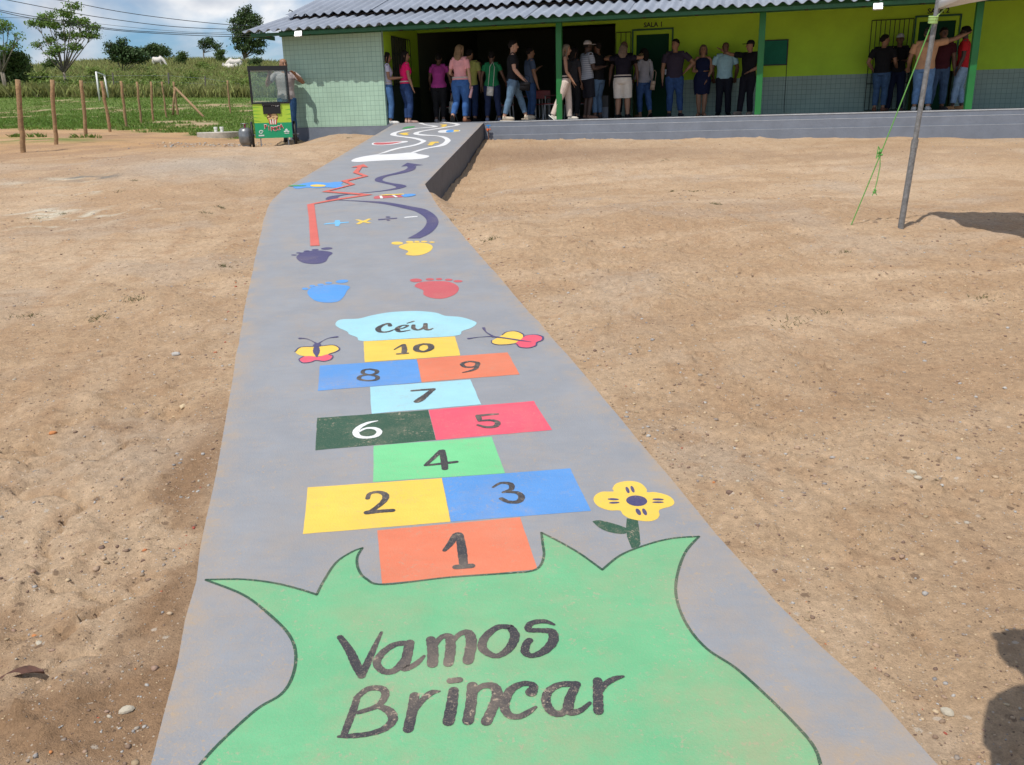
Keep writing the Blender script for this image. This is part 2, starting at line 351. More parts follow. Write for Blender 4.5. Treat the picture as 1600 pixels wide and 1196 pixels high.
# sand heap by the ramp in front of the tiled block, loose bank beside the pole
hp = bw(-3.6, -0.85); mp0 = bw(-5.0, -.34); GZ += 0.13*np.exp(-(((GX-mp0[0])/.35)**2+((GY-mp0[1])/.35)**2)**2)
GZ += 0.17*np.exp(-(((GX-hp[0])/0.75)**2+((GY-hp[1])/0.5)**2))
onA = sstep(0.30, 0.0, SD)              # near the ramp the soil meets the slab
base = np.where(GY < 11.2, Z0+SL*GY, GZ)
edge_n = (fbm(GX, GY, 5, 4, 55)-.5)*0.022-0.013
cover = 0.004*np.exp(-((GX+1.02)/0.3)**2-((GY-2.75)/0.35)**2)+0.004*np.exp(-((GX+1.2)/0.25)**2-((GY-3.3)/0.25)**2)
lowpart = (GY < 11.0) & (SD < 5)
GZ = np.where(lowpart, GZ*(1-onA)+(base+edge_n+cover)*onA, GZ)
GZ = np.where(SD < -0.03, GZ-sstep(-0.03, -0.12, SD)*(0.06+0.3*(GY > 10.5)), GZ)
GZ = np.where((SD < 0) & (GY > 11), np.minimum(GZ, Z0-.2+SL*11), GZ)
# under the building the soil stays below the floor
BU = (GX-E0[0])*UD[0]+(GY-E0[1])*UD[1]; BV = (GX-E0[0])*ND[0]+(GY-E0[1])*ND[1]
inb = (BU > -5.15) & (BU < 24) & (BV > 0.05) & (BV < 14); GZ = np.where(inb, np.minimum(GZ, -0.5), GZ)
# albedo map
def blob(px, py, rx, ry, Y=None):
    p = plane_pt(px, py, PA, NA) if Y is None else at(px, py, Y)
    return np.exp(-(((GX-p[0])/rx)**2+((GY-p[1])/ry)**2))
tan = np.array([0.465, 0.322, 0.200]); pale = np.array([0.535, 0.392, 0.262]); wet = np.array([0.27, 0.170, 0.098]); ochre = np.array([0.47, 0.285, 0.140]); grey = np.array([0.43, 0.355, 0.285]); grn = np.array([0.11, 0.17, 0.035])
def mixc(c, d, f): f = np.clip(f, 0, 1)[..., None]; return c*(1-f)+d*f
n1 = fbm(GX, GY, .45, 5, 5); n2 = fbm(GX, GY, 2.1, 5, 15); n3 = fbm(GX, GY, 9, 4, 25)
C = np.broadcast_to(tan, GX.shape+(3,)).copy()
C = mixc(C, pale, sstep(.46, .72, n1)*.6); C = mixc(C, pale*1.05, sstep(.55, .75, n2)*.45); C = mixc(C, wet*1.3, (1-sstep(.28, .50, n1))*.3)
C = mixc(C, grey, sstep(.55, .75, fbm(GX, GY, 1.1, 5, 61))*.35)
st = fbm(GX*.35+GY*.10, GY*1.6-GX*.55, 1.6, 5, 161); C = mixc(C, wet*1.35, sstep(.56, .70, st)*.26); C = mixc(C, pale*1.05, (1-sstep(.30, .44, st))*.3)
C = mixc(C, wet*1.45, sstep(.56, .75, n3)*.45)
wm = blob(285, 770, .17, .5)*1.0+blob(278, 880, .14, .3)+blob(235, 960, .18, .16)+blob(180, 1110, .28, .22)+blob(270, 1060, .12, .2)+blob(60, 1150, .3, .15)+blob(315, 700, .13, .5)*.7
trk = 0
for k_, (x0_, sl_, wd_) in enumerate(((-1.75, -.165, .05), (-1.95, -.165, .035), (-2.15, -.168, .05), (-2.6, -.20, .06), (-2.95, -.21, .05), (-3.4, -.24, .07), (-1.5, -.16, .04))):
    xx_ = x0_+sl_*(GY-2)+.08*np.sin(GY*.6+k_); trk = trk+np.exp(-((GX-xx_)/wd_)**2)*sstep(.42, .55, fbm(GX, GY*.4, 1.2, 3, 200+k_))
trk = trk*sstep(2.5, 4, GY)*(1-sstep(17, 19, GY)); lugs = .5+.5*np.sin((GY*.97+GX*.3)*60)
C = mixc(C, wet*1.5, np.clip(trk, 0, 1)*(.30+.25*lugs*(GY < 9)))
for k_, (ya_, sl_) in enumerate(((5.2, .10), (6.3, .16), (8.0, .22), (10.2, .2))):
    yy_ = ya_+sl_*(GX-2)+.15*np.sin(GX*.8+k_); b_t = np.exp(-((GY-yy_)/.10)**2)*sstep(1.2, 2.4, GX)*sstep(.40, .55, fbm(GX, GY, .9, 3, 210+k_)); C = mixc(C, pale*1.06, b_t*.6); C = mixc(C, wet*1.5, np.exp(-((GY-yy_-.16)/.07)**2)*sstep(1.2, 2.4, GX)*.3*sstep(.45, .6, n2))
C = mixc(C, wet*1.12, wm*sstep(.42, .60, n2+.03)*.8)
C = mixc(C, wet*1.2, leftn*sstep(.54, .66, fbm(GX, GY, 2.6, 5, 171))*.45)
left = sstep(-4.5, -8.0, GX+0.0*GY)
C = mixc(C, ochre, sstep(15, 20, GY)*left*(.55+.5*n2)*(1-sstep(30, 33, GY)))
C = mixc(C, np.array([.30, .19, .12]), sstep(.5, .62, fbm(GX, GY, 1.4, 4, 71))*left*sstep(10, 14, GY)*.5)
cem = (blob(100, 285, .9, .5)+blob(60, 330, .6, .45)+blob(150, 330, 1.0, .35)+blob(90, 350, .5, .3)+blob(130, 300, .5, .3))
C = mixc(C, np.array([.60, .54, .42]), cem*sstep(.90, .97, 1-np.abs(fbm(GX, GY, 2.2, 4, 81)*2-1))*.8)
C = mixc(C, np.array([.17, .16, .14]), blob(140, 281, .55, .22)*1.1*sstep(.4, .6, n3+.05))
C = mixc(C, np.array([.42, .37, .31]), blob(320, 260, 1.2, 1.2)*.7)
C = mixc(C, np.array([.26, .17, .11]), np.exp(-((BV+2.6)/1.3)**2-((BU-1.9)/2.9)**2)*.75)
C = mixc(C, np.array([.33, .22, .14]), np.exp(-((BV+3.0)/1.2)**2)*sstep(1, 4, BU)*.5*sstep(.4, .6, n2+.05))
gl = 27.6-0.10*(GX+12)+(n2-.5)*4+(n1-.5)*3
gm = sstep(-.5, .9, GY-gl)*(1-sstep(.64, .70, fbm(GX, GY, .55, 4, 91))*.8*(GY < 60))
pt = at(45, 213, 23.0); gm = np.maximum(gm, np.exp(-(((GX-pt[0])/1.6)**2+((GY-pt[1])/.9)**2))*1.2*sstep(.4, .55, n2))
gm = np.where((GX > -4.6) & (GY < 40), 0, gm); gm = np.clip(gm, 0, 1)
C = mixc(C, grn*(0.8+.6*n2[..., None]), gm*.95)
hillm = sstep(59, 63, GY); C = mixc(C, np.array([.20, .21, .075])*(.7+.7*n2[..., None]), hillm)
rows, cols = GX.shape
V = np.stack([GX, GY, GZ], -1).reshape(-1, 3)
idx = np.arange(rows*cols).reshape(rows, cols)
Fq = np.stack([idx[:-1, :-1], idx[:-1, 1:], idx[1:, 1:], idx[1:, :-1]], -1).reshape(-1, 4)
def groundmat():
    m = bpy.data.materials.new('dry_soil'); m.use_nodes = True; t = m.node_tree; n = t.nodes; b = n['Principled BSDF']; L = t.links.new
    at_ = n.new('ShaderNodeAttribute'); at_.attribute_name = 'soil'
    co = n.new('ShaderNodeTexCoord')
    def noise(s, d=5, r=.65):
        z = n.new('ShaderNodeTexNoise'); z.inputs['Scale'].default_value = s; z.inputs['Detail'].default_value = d; z.inputs['Roughness'].default_value = r; L(co.outputs['Object'], z.inputs['Vector']); return z.outputs['Fac']
    def mr(src, a, b_, c, d):
        q = n.new('ShaderNodeMapRange'); q.inputs['From Min'].default_value = a; q.inputs['From Max'].default_value = b_; q.inputs['To Min'].default_value = c; q.inputs['To Max'].default_value = d; L(src, q.inputs['Value']); return q.outputs[0]
    h = n.new('ShaderNodeHueSaturation'); L(at_.outputs['Color'], h.inputs['Color'])
    mu = n.new('ShaderNodeMath'); mu.operation = 'MULTIPLY'; L(mr(noise(28), .3, .7, .80, 1.18), mu.inputs[0]); L(mr(noise(170, 3), .3, .7, .82, 1.16), mu.inputs[1]); L(mu.outputs[0], h.inputs['Value'])
    # sand grains: pale and dark specks
    vo = n.new('ShaderNodeTexVoronoi'); vo.inputs['Scale'].default_value = 95; L(co.outputs['Object'], vo.inputs['Vector'])
    s1 = n.new('ShaderNodeSeparateColor'); L(vo.outputs['Color'], s1.inputs[0])
    dk = mr(s1.outputs[0], .93, .94, 0, 1); lt = mr(s1.outputs[1], .93, .94, 0, 1); near_ = mr(vo.outputs['Distance'], .38, .22, 0, 1)
    def mul(a, b_, k=1.0):
        q = n.new('ShaderNodeMath'); q.operation = 'MULTIPLY'; L(a, q.inputs[0]); L(b_, q.inputs[1]); r = n.new('ShaderNodeMath'); r.operation = 'MULTIPLY'; L(q.outputs[0], r.inputs[0]); r.inputs[1].default_value = k; return r.outputs[0]
    def mx(f, a, col):
        q = n.new('ShaderNodeMix'); q.data_type = 'RGBA'; L(f, q.inputs[0]); L(a, q.inputs[6]); q.inputs[7].default_value = (*col, 1); return q.outputs[2]
    c = mx(mul(dk, near_, .75), h.outputs[0], (.10, .07, .05)); c = mx(mul(lt, near_, .6), c, (.62, .55, .46))
    for sc_, th_, colr, k_ in ((34, .90, (.13, .085, .055), .8), (17, .93, (.16, .105, .07), .7), (26, .94, (.60, .53, .44), .6)):
        v2 = n.new('ShaderNodeTexVoronoi'); v2.inputs['Scale'].default_value = sc_; L(co.outputs['Object'], v2.inputs['Vector']); s2 = n.new('ShaderNodeSeparateColor'); L(v2.outputs['Color'], s2.inputs[0])
        wob = n.new('ShaderNodeMath'); wob.operation = 'ADD'; L(v2.outputs['Distance'], wob.inputs[0]); L(mr(noise(sc_*3, 3), .3, .7, -.15, .15), wob.inputs[1])
        c = mx(mul(mr(s2.outputs[0 if k_ > .65 else 1], th_, th_+.01, 0, 1), mr(wob.outputs[0], .26, .16, 0, 1), k_), c, colr)
    L(c, b.inputs['Base Color']); b.inputs['Roughness'].default_value = .95; b.inputs['Specular IOR Level'].default_value = .15
    q = n.new('ShaderNodeBump'); q.inputs['Strength'].default_value = .8; q.inputs['Distance'].default_value = .02
    ad = n.new('ShaderNodeMath'); ad.operation = 'ADD'; L(noise(45, 6, .75), ad.inputs[0]); L(mr(noise(220, 3), 0, 1, 0, .35), ad.inputs[1]); L(ad.outputs[0], q.inputs['Height']); L(q.outputs[0], b.inputs['Normal'])
    return m
ground = fast_mesh('ground', V, Fq, groundmat(), smooth=True)
ca = ground.data.color_attributes.new('soil', 'FLOAT_COLOR', 'POINT')
ca.data.foreach_set('color', np.c_[C.reshape(-1, 3), np.ones(rows*cols)].astype(np.float32).ravel())
tag(ground, kind='structure')
def gsample(x, y, GZ=None):
    if GZ is None: GZ = globals()['GZ']
    i = np.clip(np.searchsorted(ys, y)-1, 0, rows-2); j = np.clip(np.searchsorted(xs, x)-1, 0, cols-2)
    fy = (y-ys[i])/(ys[i+1]-ys[i]); fx = (x-xs[j])/(xs[j+1]-xs[j])
    return (GZ[i, j]*(1-fx)+GZ[i, j+1]*fx)*(1-fy)+(GZ[i+1, j]*(1-fx)+GZ[i+1, j+1]*fx)*fy
def ground_at(px, py, Y=None):          # march a sight line onto the soil
    d = ray(px, py); d = d/d[1]; t = 1.0
    while t < 200:
        p = np.array([0, 0, CZ])+d*t
        if p[2] < gsample(p[0], p[1]): return p
        t += 0.02
    return at(px, py, 40)
# ------------------------------------------------------------------ gravel, stones
def stones(name, n, sampler, smin, smax, mats, label=None, kind='stuff'):
    ico = bmesh.new(); bmesh.ops.create_icosphere(ico, subdivisions=1, radius=1); bv = np.array([v.co[:] for v in ico.verts]); bf = np.array([[v.index for v in f.verts] for f in ico.faces]); ico.free()
    Vs = []; Fs = []; M = []; k = 0
    while k < n:
        x, y = sampler()
        if -5 < x < 3 and y < 22 and gsample(x, y, SD) < 0.02: continue
        s = smin*(smax/smin)**(random.random()**2.6); q = bv*(1+rng.uniform(-.28, .28, (len(bv), 1)))*[s, s*random.uniform(.6, 1), s*random.uniform(.35, .7)]
        a = random.random()*6.28; R2 = np.array([[math.cos(a), -math.sin(a), 0], [math.sin(a), math.cos(a), 0], [0, 0, 1]])
        Vs.append(q@R2.T+[x, y, gsample(x, y)+s*.12]); Fs.append(bf+len(bv)*k); M += [random.randrange(len(mats))]*len(bf); k += 1
    o = fast_mesh(name, np.concatenate(Vs), np.concatenate(Fs), mats, corners=3); o.data.polygons.foreach_set('material_index', M); o.data.update()
    return tag(o, label, 'gravel', kind=kind)
sm = [mat('pale_stone', (.34, .29, .235), .9, island=.3), mat('brown_stone', (.26, .18, .12), .9, island=.4), mat('grey_stone', (.33, .31, .29), .9, island=.3), mat('tan_stone', (.42, .30, .20), .9, island=.3), mat('brick_chip', (.42, .13, .06), .9, island=.2)]
MW = [3, 1, 1, 2, 2, 3, 3, 3, 0, 1]
def samp():
    y = 1.4+18*random.random()**1.7; x = random.uniform(-.66, .64)*(y+.6); return x, y
def samp_near():
    y = 1.5+5*random.random(); x = random.uniform(-.66, .64)*(y+.3); return x, y
def samp_edge():
    i = random.randrange(2, 55); P = LW if random.random() < .5 else RW; p = P[i]; s = -1 if P is LW else 1
    return p[0]+s*(0.02+abs(random.gauss(0, .14))), p[1]+random.uniform(-.1, .1)
stones('gravel', 11000, samp, .0028, .011, [sm[i] for i in MW], 'small loose stones scattered over the bare tan soil')
stones('grit', 9000, samp_near, .0014, .0055, [sm[i] for i in MW+[0, 2]], 'fine grit lying on the near soil beside the painted ramp')
stones('rubble', 1100, samp_edge, .003, .013, [sm[i] for i in MW+[4]], 'crumbs and pebbles gathered along the ramp edges')
def samp_mid():
    y = 2.6+17*random.random()**1.05; x = random.uniform(-.68, .66)*y
    if random.random() < .6:
        for _ in range(8):
            if vnoise(np.array([x*1.1]), np.array([y*.8]), 7)[0] > .55: break
            y = 2.6+17*random.random()**1.05; x = random.uniform(-.68, .66)*y
    return x, y
stones('clods', 7000, samp_mid, .004, .016, [sm[i] for i in (1, 1, 1, 2, 3, 0, 3, 1)], 'small dark clods and gravel clusters over the open yard')
def samp_rub():
    t = random.random(); p = at(270+135*t+random.gauss(0, 6), 247-32*t, 19.5+2.5*t); return p[0]+random.gauss(0, .35), p[1]+random.gauss(0, .5)
stones('rubble', 420, samp_rub, .01, .045, [sm[0], sm[3], sm[2]], 'pale broken rubble strewn between the gas bottle and the dry field edge')
ROCKS = [(1306, 918, .013, 'pale stone lying alone on the tan soil right of the ramp', 0), (1278, 984, .012, 'two-lobed pale stone close to the right ramp edge', 0), (1480, 1115, .016, 'oval pale stone low in the picture right of the ramp', 0),
         (198, 1112, .017, 'white stone among shoe prints left of the ramp', 0), (62, 1007, .012, 'flat pale stone above the curled brown leaf', 0), (286, 637, .02, 'brown stone on the soil left of the dark green square', 3),
         (1424, 740, .018, 'pale stone pair on the soil far right of the flower', 0), (1434, 748, .014, 'smaller pale stone touching its neighbour right of the flower', 0), (83, 678, .016, 'orange brick fragment on the soil at the far left', 4), (275, 555, .022, 'grey stone on the soil left of the blue cloud drawing', 2), (54, 995, .009, 'small red brick chip near the curled leaf', 4)]
for px, py, s, lb, mi in ROCKS:
    s *= .85; p = ground_at(px, py); bmr = bmesh.new(); bmesh.ops.create_icosphere(bmr, subdivisions=2, radius=1)
    for v in bmr.verts:
        k = 1+random.uniform(-.12, .12); v.co = Vector((v.co.x*s*1.4*k, v.co.y*s*k, v.co.z*s*.75*k))
    me = bpy.data.meshes.new('stone'); bmr.to_mesh(me); bmr.free(); me.materials.append(sm[mi]); o = bpy.data.objects.new('stone', me); COL.objects.link(o); o.location = (p[0], p[1], p[2]+s*.3); o.rotation_euler = (0, 0, random.random()*3)
    tag(o, lb, 'stone', 'stones lying on the soil')
# small dry weeds
def weeds():
    Vw = []; Fw = []
    spots = [(1030/3.0*0+345, 325), (320, 333), (152, 498), (210, 470), (45, 495), (350, 418), (212, 283), (185, 300), (100, 335), (60, 343), (1000/1*1+40, 250), (1085, 300), (1120, 320), (1320, 395), (1540, 465), (1238, 505), (1290, 490), (545, 216), (1050, 300), (700, 345), (765, 375)]
    for px, py in spots:
        p = ground_at(px, py); R = random.uniform(.03, .09)
        for _ in range(random.randint(20, 60)):
            a = random.random()*6.28; r = R*random.random(); x, y = p[0]+r*math.cos(a)*1.6, p[1]+r*math.sin(a); z = gsample(x, y); h = random.uniform(.008, .03); b = random.random()*6.28; w_ = random.uniform(.0015, .004); k = len(Vw)
            Vw += [(x-w_, y, z), (x+w_, y, z), (x+math.cos(b)*h*1.2, y+math.sin(b)*h*1.2, z+h)]; Fw.append((k, k+1, k+2))
    tag(fast_mesh('dry_weeds', Vw, Fw, leafmat('weed', (.14, .13, .055), .35, .2), corners=3), 'tiny dry weed tufts dotted over the bare soil', 'weeds', kind='stuff')
weeds()
# curled dry leaf
p = ground_at(28, 1075); lf = MB(); pts = []
for i in range(9):
    t = i/8; c = np.array([-.07+.14*t, .02*math.sin(t*3)+.02*t, .008+.012*math.sin(t*PI)+.02*t*t]); wdt = .018*math.sin(PI*min(1, t*1.05+.03))+.002
    lf.v += [tuple(c+[0, -wdt, .010]), tuple(c), tuple(c+[0, wdt, .013])]
    if i: 
        b_ = i*3; lf.f += [(b_-3, b_-2, b_+1, b_), (b_-2, b_-1, b_+2, b_+1)]; lf.m += [0, 0]
o = lf.build('dry_leaf', mat('dead_leaf', (.10, .045, .03), .7, var=.4, vscale=60), smooth=True); o.location = p; sd_ = o.modifiers.new('t', 'SOLIDIFY'); sd_.thickness = .001
tag(o, 'curled dark brown dry leaf on the soil at the left', 'leaf')
# ------------------------------------------------------------------ the painted ramp
from mathutils.geometry import tessellate_polygon
M_RAMP = paintmat('grey_floor_paint', (.270, .281, .304), wear=.75, wearcol=(.42, .31, .20))
def rampmat_dust(m, k=.75):
    """soil trodden onto the lower end of the ramp"""
    t = m.node_tree; n = t.nodes; b = n['Principled BSDF']; L = t.links.new
    src = b.inputs['Base Color'].links[0].from_socket
    co = n.new('ShaderNodeTexCoord'); sp = n.new('ShaderNodeSeparateXYZ'); L(co.outputs['Object'], sp.inputs[0])
    mr = n.new('ShaderNodeMapRange'); mr.inputs['From Min'].default_value = 3.6; mr.inputs['From Max'].default_value = 1.2; L(sp.outputs[1], mr.inputs['Value'])
    z = n.new('ShaderNodeTexNoise'); z.inputs['Scale'].default_value = 2.6; z.inputs['Detail'].default_value = 7; z.inputs['Roughness'].default_value = .72; L(co.outputs['Object'], z.inputs['Vector'])
    r = n.new('ShaderNodeValToRGB'); r.color_ramp.elements[0].position = .46; r.color_ramp.elements[1].position = .64; L(z.outputs['Fac'], r.inputs[0])
    a = n.new('ShaderNodeMath'); a.operation = 'MULTIPLY'; L(mr.outputs[0], a.inputs[0]); L(r.outputs[0], a.inputs[1])
    ed = n.new('ShaderNodeAttribute'); ed.attribute_name = 'edge'; ze = n.new('ShaderNodeTexNoise'); ze.inputs['Scale'].default_value = 7; ze.inputs['Detail'].default_value = 7; ze.inputs['Roughness'].default_value = .75; L(co.outputs['Object'], ze.inputs['Vector'])
    er = n.new('ShaderNodeValToRGB'); er.color_ramp.elements[0].position = .42; er.color_ramp.elements[1].position = .62; L(ze.outputs['Fac'], er.inputs[0]); em = n.new('ShaderNodeMath'); em.operation = 'MULTIPLY'; L(ed.outputs['Fac'], em.inputs[0]); L(er.outputs[0], em.inputs[1])
    mxm = n.new('ShaderNodeMath'); mxm.operation = 'MAXIMUM'; L(a.outputs[0], mxm.inputs[0]); L(em.outputs[0], mxm.inputs[1])
    a2 = n.new('ShaderNodeMath'); a2.operation = 'MULTIPLY'; L(mxm.outputs[0], a2.inputs[0]); a2.inputs[1].default_value = k
    x = n.new('ShaderNodeMix'); x.data_type = 'RGBA'; L(a2.outputs[0], x.inputs[0]); L(src, x.inputs[6]); x.inputs[7].default_value = (.40, .29, .185, 1); L(x.outputs[2], b.inputs['Base Color'])
rampmat_dust(M_RAMP)
rm = MB(); nA = len(LW); ncol = 5
rowsL = list(LW)+[kL+(np.array(tL)-kL)*f for f in np.linspace(0, 1, 9)[1:]]
rowsR = list(RW)+[kR+(np.array(tR)-kR)*f for f in np.linspace(0, 1, 9)[1:]]
for i, (a, b_) in enumerate(zip(rowsL, rowsR)):
    jl = (fbm(np.array([a[0]*3]), np.array([a[1]*3]), 2.2, 3, 5)[0]-.5)*.016 if i < nA-1 else 0
    jr = (fbm(np.array([b_[0]*3]), np.array([b_[1]*3]), 2.2, 3, 6)[0]-.5)*.016 if i < nA-1 else 0
    a = a+np.array([jl, 0, 0]); b_ = b_+np.array([jr, 0, 0])
    rm.v.append((a[0], a[1], a[2]-1.1))
    for k in range(ncol): q = a+(b_-a)*(0, .07, .5, .93, 1)[k]; rm.v.append(tuple(q))
    rm.v.append((b_[0], b_[1], b_[2]-1.1))
for i, v in enumerate(rm.v):
    if i//(ncol+2) >= nA: rm.v[i] = (v[0], v[1], PB[2]-(NB[0]*(v[0]-PB[0])+NB[1]*(v[1]-PB[1]))-(1.1 if i % (ncol+2) in (0, ncol+1) else 0))
W_ = ncol+2
for i in range(len(rowsL)-1):
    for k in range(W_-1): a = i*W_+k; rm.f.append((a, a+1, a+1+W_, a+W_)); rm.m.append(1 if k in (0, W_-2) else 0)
rm.f.append(tuple(range(W_-1, -1, -1))); rm.m.append(0)
ramp = rm.build('ramp', [M_RAMP, mat('ramp_side_shade', (.095, .10, .115), .75, var=.2, vscale=5)]); ea = ramp.data.attributes.new('edge', 'FLOAT', 'POINT'); ea.data.foreach_set('value', [(0, 1, .0, .0, .0, 1, 0)[i % (ncol+2)] for i in range(len(rm.v))]); tag(ramp, kind='structure')  # sides: same grey paint as the top, shade mixed into the colour

def crom(pts, n=6, closed=True):
    pts = [np.array(p, float) for p in pts]; N = len(pts); r = []
    for i in range(N if closed else N-1):
        p0 = pts[(i-1) % N] if closed or i > 0 else pts[i]; p1 = pts[i]; p2 = pts[(i+1) % N]; p3 = pts[(i+2) % N] if closed or i+2 < N else pts[i+1]
        for k in range(n):
            t = k/n; r.append(.5*((2*p1)+(-p0+p2)*t+(2*p0-5*p1+4*p2-p3)*t*t+(-p0+3*p1-3*p2+p3)*t**3))
    if not closed: r.append(pts[-1])
    return r
def Z(ox, oy, s, pts): return [(ox+x/s, oy+y/s)+tuple(r) for x, y, *r in pts]
def LF(lift, p): return lift*min(1.0, max(.22, (p[1]-.5)/11))
def patch(mb, px, lift, mi=0):          # closed outline (photo survey) laid on the ramp
    P = [ramp_hit(p[0], p[1]) for p in px]; P = [p+np.array([0, 0, LF(lift, p)]) for p in P]
    tri = tessellate_polygon([[Vector((p[0], p[1], 0)) for p in P]])
    ar = 0
    for t in tri:
        a, b_, c = (P[i] for i in t)
        if (b_[0]-a[0])*(c[1]-a[1])-(b_[1]-a[1])*(c[0]-a[0]) < 0: t = (t[0], t[2], t[1])
        mb.f.append(tuple(i+len(mb.v) for i in t)); mb.m.append(mi)
    mb.v += [tuple(p) for p in P]
def stroke(mb, pts, lift, n=6, mi=0, smooth=True, scale=1.0):   # pts: (px, py, width in metres)
    q = crom(pts, n, False) if smooth else [np.array(p, float) for p in pts]
    P = [ramp_hit(p[0], p[1], lift) for p in q]; Wd = [max(.0004, p[2]*scale) for p in q]; base = len(mb.v); N = len(P)
    for i in range(N):
        t = P[min(i+1, N-1)]-P[max(i-1, 0)]; t = t[:2]/(np.linalg.norm(t[:2])+1e-9); s = np.array([-t[1], t[0], 0])
        s[2] = 0
        wob = 1+.06*math.sin(i*2.3+P[i][0]*90)
        for sg in (1, -1):
            v = P[i]+s*sg*Wd[i]/2*wob; v[2] = surf_z(v)+LF(lift, v); mb.v.append(tuple(v))
    for i in range(N-1): a = base+2*i; mb.f.append((a, a+1, a+3, a+2)); mb.m.append(mi)
    for e, i in ((1, 0), (-1, N-1)):    # round brush ends
        c = len(mb.v); d = P[min(i+1, N-1)]-P[max(i-1, 0)]; a0 = math.atan2(d[1], d[0])+(PI/2 if e == 1 else -PI/2); r = Wd[i]/2
        ring = []
        for k in range(7):
            a = a0+PI*k/6; v = P[i]+np.array([math.cos(a)*r, math.sin(a)*r, 0]); v[2] = surf_z(v)+LF(lift, v)+.00015; ring.append(tuple(v))
        mb.v += ring; mb.f.append(tuple(range(c, c+7))); mb.m.append(mi)
def surf_z(v):
    s = (kR-kL)[0]*(v-kL)[1]-(kR-kL)[1]*(v-kL)[0]
    if s > 0: return PB[2]-(NB[0]*(v[0]-PB[0])+NB[1]*(v[1]-PB[1]))
    return Z0+SL*v[1]
def ell(cx, cy, rx, ry, tilt=0, n=22):
    t = math.radians(tilt); return [(cx+rx*math.cos(a)*math.cos(t)-ry*math.sin(a)*math.sin(t), cy+rx*math.cos(a)*math.sin(t)+ry*math.sin(a)*math.cos(t)) for a in [2*PI*k/n for k in range(n)]]
P_ = lambda n, c, w=.6: paintmat(n, c, wear=w)
INK = P_('black_paint', (.045, .043, .048), .95); GREEN = P_('mint_green_paint', (.150, .43, .215), .62); rampmat_dust(GREEN, .5); DG = P_('dark_green_paint', (.028, .085, .050), .85)
YEL = P_('yellow_paint', (.80, .54, .085), .35); BLU = P_('blue_paint', (.10, .28, .62), .55); ORG = P_('orange_paint', (.68, .19, .10), .5); LBL = P_('sky_blue_paint', (.34, .62, .70), .35)
PNK = P_('pink_red_paint', (.72, .095, .145), .3); LGR = P_('light_green_paint', (.17, .56, .25), .45); NAV = P_('navy_paint', (.068, .062, .155), .4); RED = P_('red_paint', (.52, .10, .11), .35)
WHT = P_('white_paint', (.74, .74, .74), .25); CYN = P_('cyan_paint', (.17, .46, .72), .2); CORAL = P_('coral_paint', (.62, .13, .10), .2); BBL = P_('bright_blue_paint', (.085, .30, .68), .35); GRN2 = P_('mid_green_paint', (.07, .30, .10), .2)
def mark(name, label, m, parent=ramp):
    mb = MB(); mb._n = (name, label, m, parent); return mb
def done(mb):
    n, lb, m, par = mb._n; o = mb.build(n, m, par)
    if lb: o['label'] = lb
    return o
def simple(name, label, m, px, lift=.003, smooth=0, parent=ramp):
    mb = mark(name, label, m, parent); patch(mb, crom(px, smooth) if smooth else px, lift); return done(mb)
def sub(a, b_, n=8): return [(a[0]+(b_[0]-a[0])*k/n, a[1]+(b_[1]-a[1])*k/n) for k in range(n)]
def quad(name, label, m, c):
    px = []
    for i in range(4):
        for (x, y) in sub(c[i], c[(i+1) % 4]): px.append((x+random.uniform(-.35, .35), y+random.uniform(-.25, .25)))
    return simple(name, label, m, px)
# green splash with its outline and words
GP = [(312,1196),(345,1160),(400,1110),(440,1085),(458,1055),(462,1020),(450,990),(420,960),(380,930),(322,907)]
GP2 = [(322,906.5),(380,906),(430,912),(470,922),(495,930)]
GP3 = [(495,930),(505,910),(525,880),(550,863),(566,857)]
GP4 = [(566,857),(558,872),(560,890),(572,905),(600,914),(700,903),(800,896),(830,893),(844,885),(850,868),(848,850),(846,833)]
GP5 = [(846,833),(870,845),(905,865),(941,891)]
GP6 = [(941,891),(970,868),(1010,852),(1050,842),(1092,839)]
GP7 = [(1092,839),(1070,865),(1057,905),(1058,940),(1075,980),(1105,1015),(1150,1045),(1200,1090),(1240,1130),(1270,1165),(1282,1196)]
segs = [crom(g, 6, False) for g in ([(230,1330),(262,1255)]+GP, GP2, GP3, GP4, GP5, GP6, GP7+[(1290,1250),(1270,1330)])]
full = []
for s_ in segs: full += [tuple(p) for p in s_[:-1]]
full.append((1270,1330))
splash = simple('painted_grass_tuft', 'bright green painted splash shaped like tufts of grass', GREEN, full, .003)
ol = mark('outline', None, DG, splash)
for s_ in segs: stroke(ol, [(p[0], p[1], .0095) for p in s_], .0065, smooth=False)
done(ol)
def zs(ox, oy, s, strokes, depth_scale):
    return [[(ox+x/s, oy+y/s, w_*depth_scale) for x, y, w_ in st] for st in strokes]
def lettering(name, label, m, parent, ox, oy, s, strokes, lift=.0065):
    mb = mark(name, label, m, parent); 
    for i, st in enumerate(strokes):
        if len(st[0]) == 2: patch(mb, [(ox+x/s, oy+y/s) for x, y in st], lift+.0006*i); continue
        q = []
        for x, y, w_ in st:
            px, py = ox+x/s, oy+y/s; a = ramp_hit(px-.5, py); b_ = ramp_hit(px+.5, py); q.append((px, py, w_/s*np.linalg.norm(a-b_)))
        stroke(mb, q, lift+.0006*i)
    return done(mb)
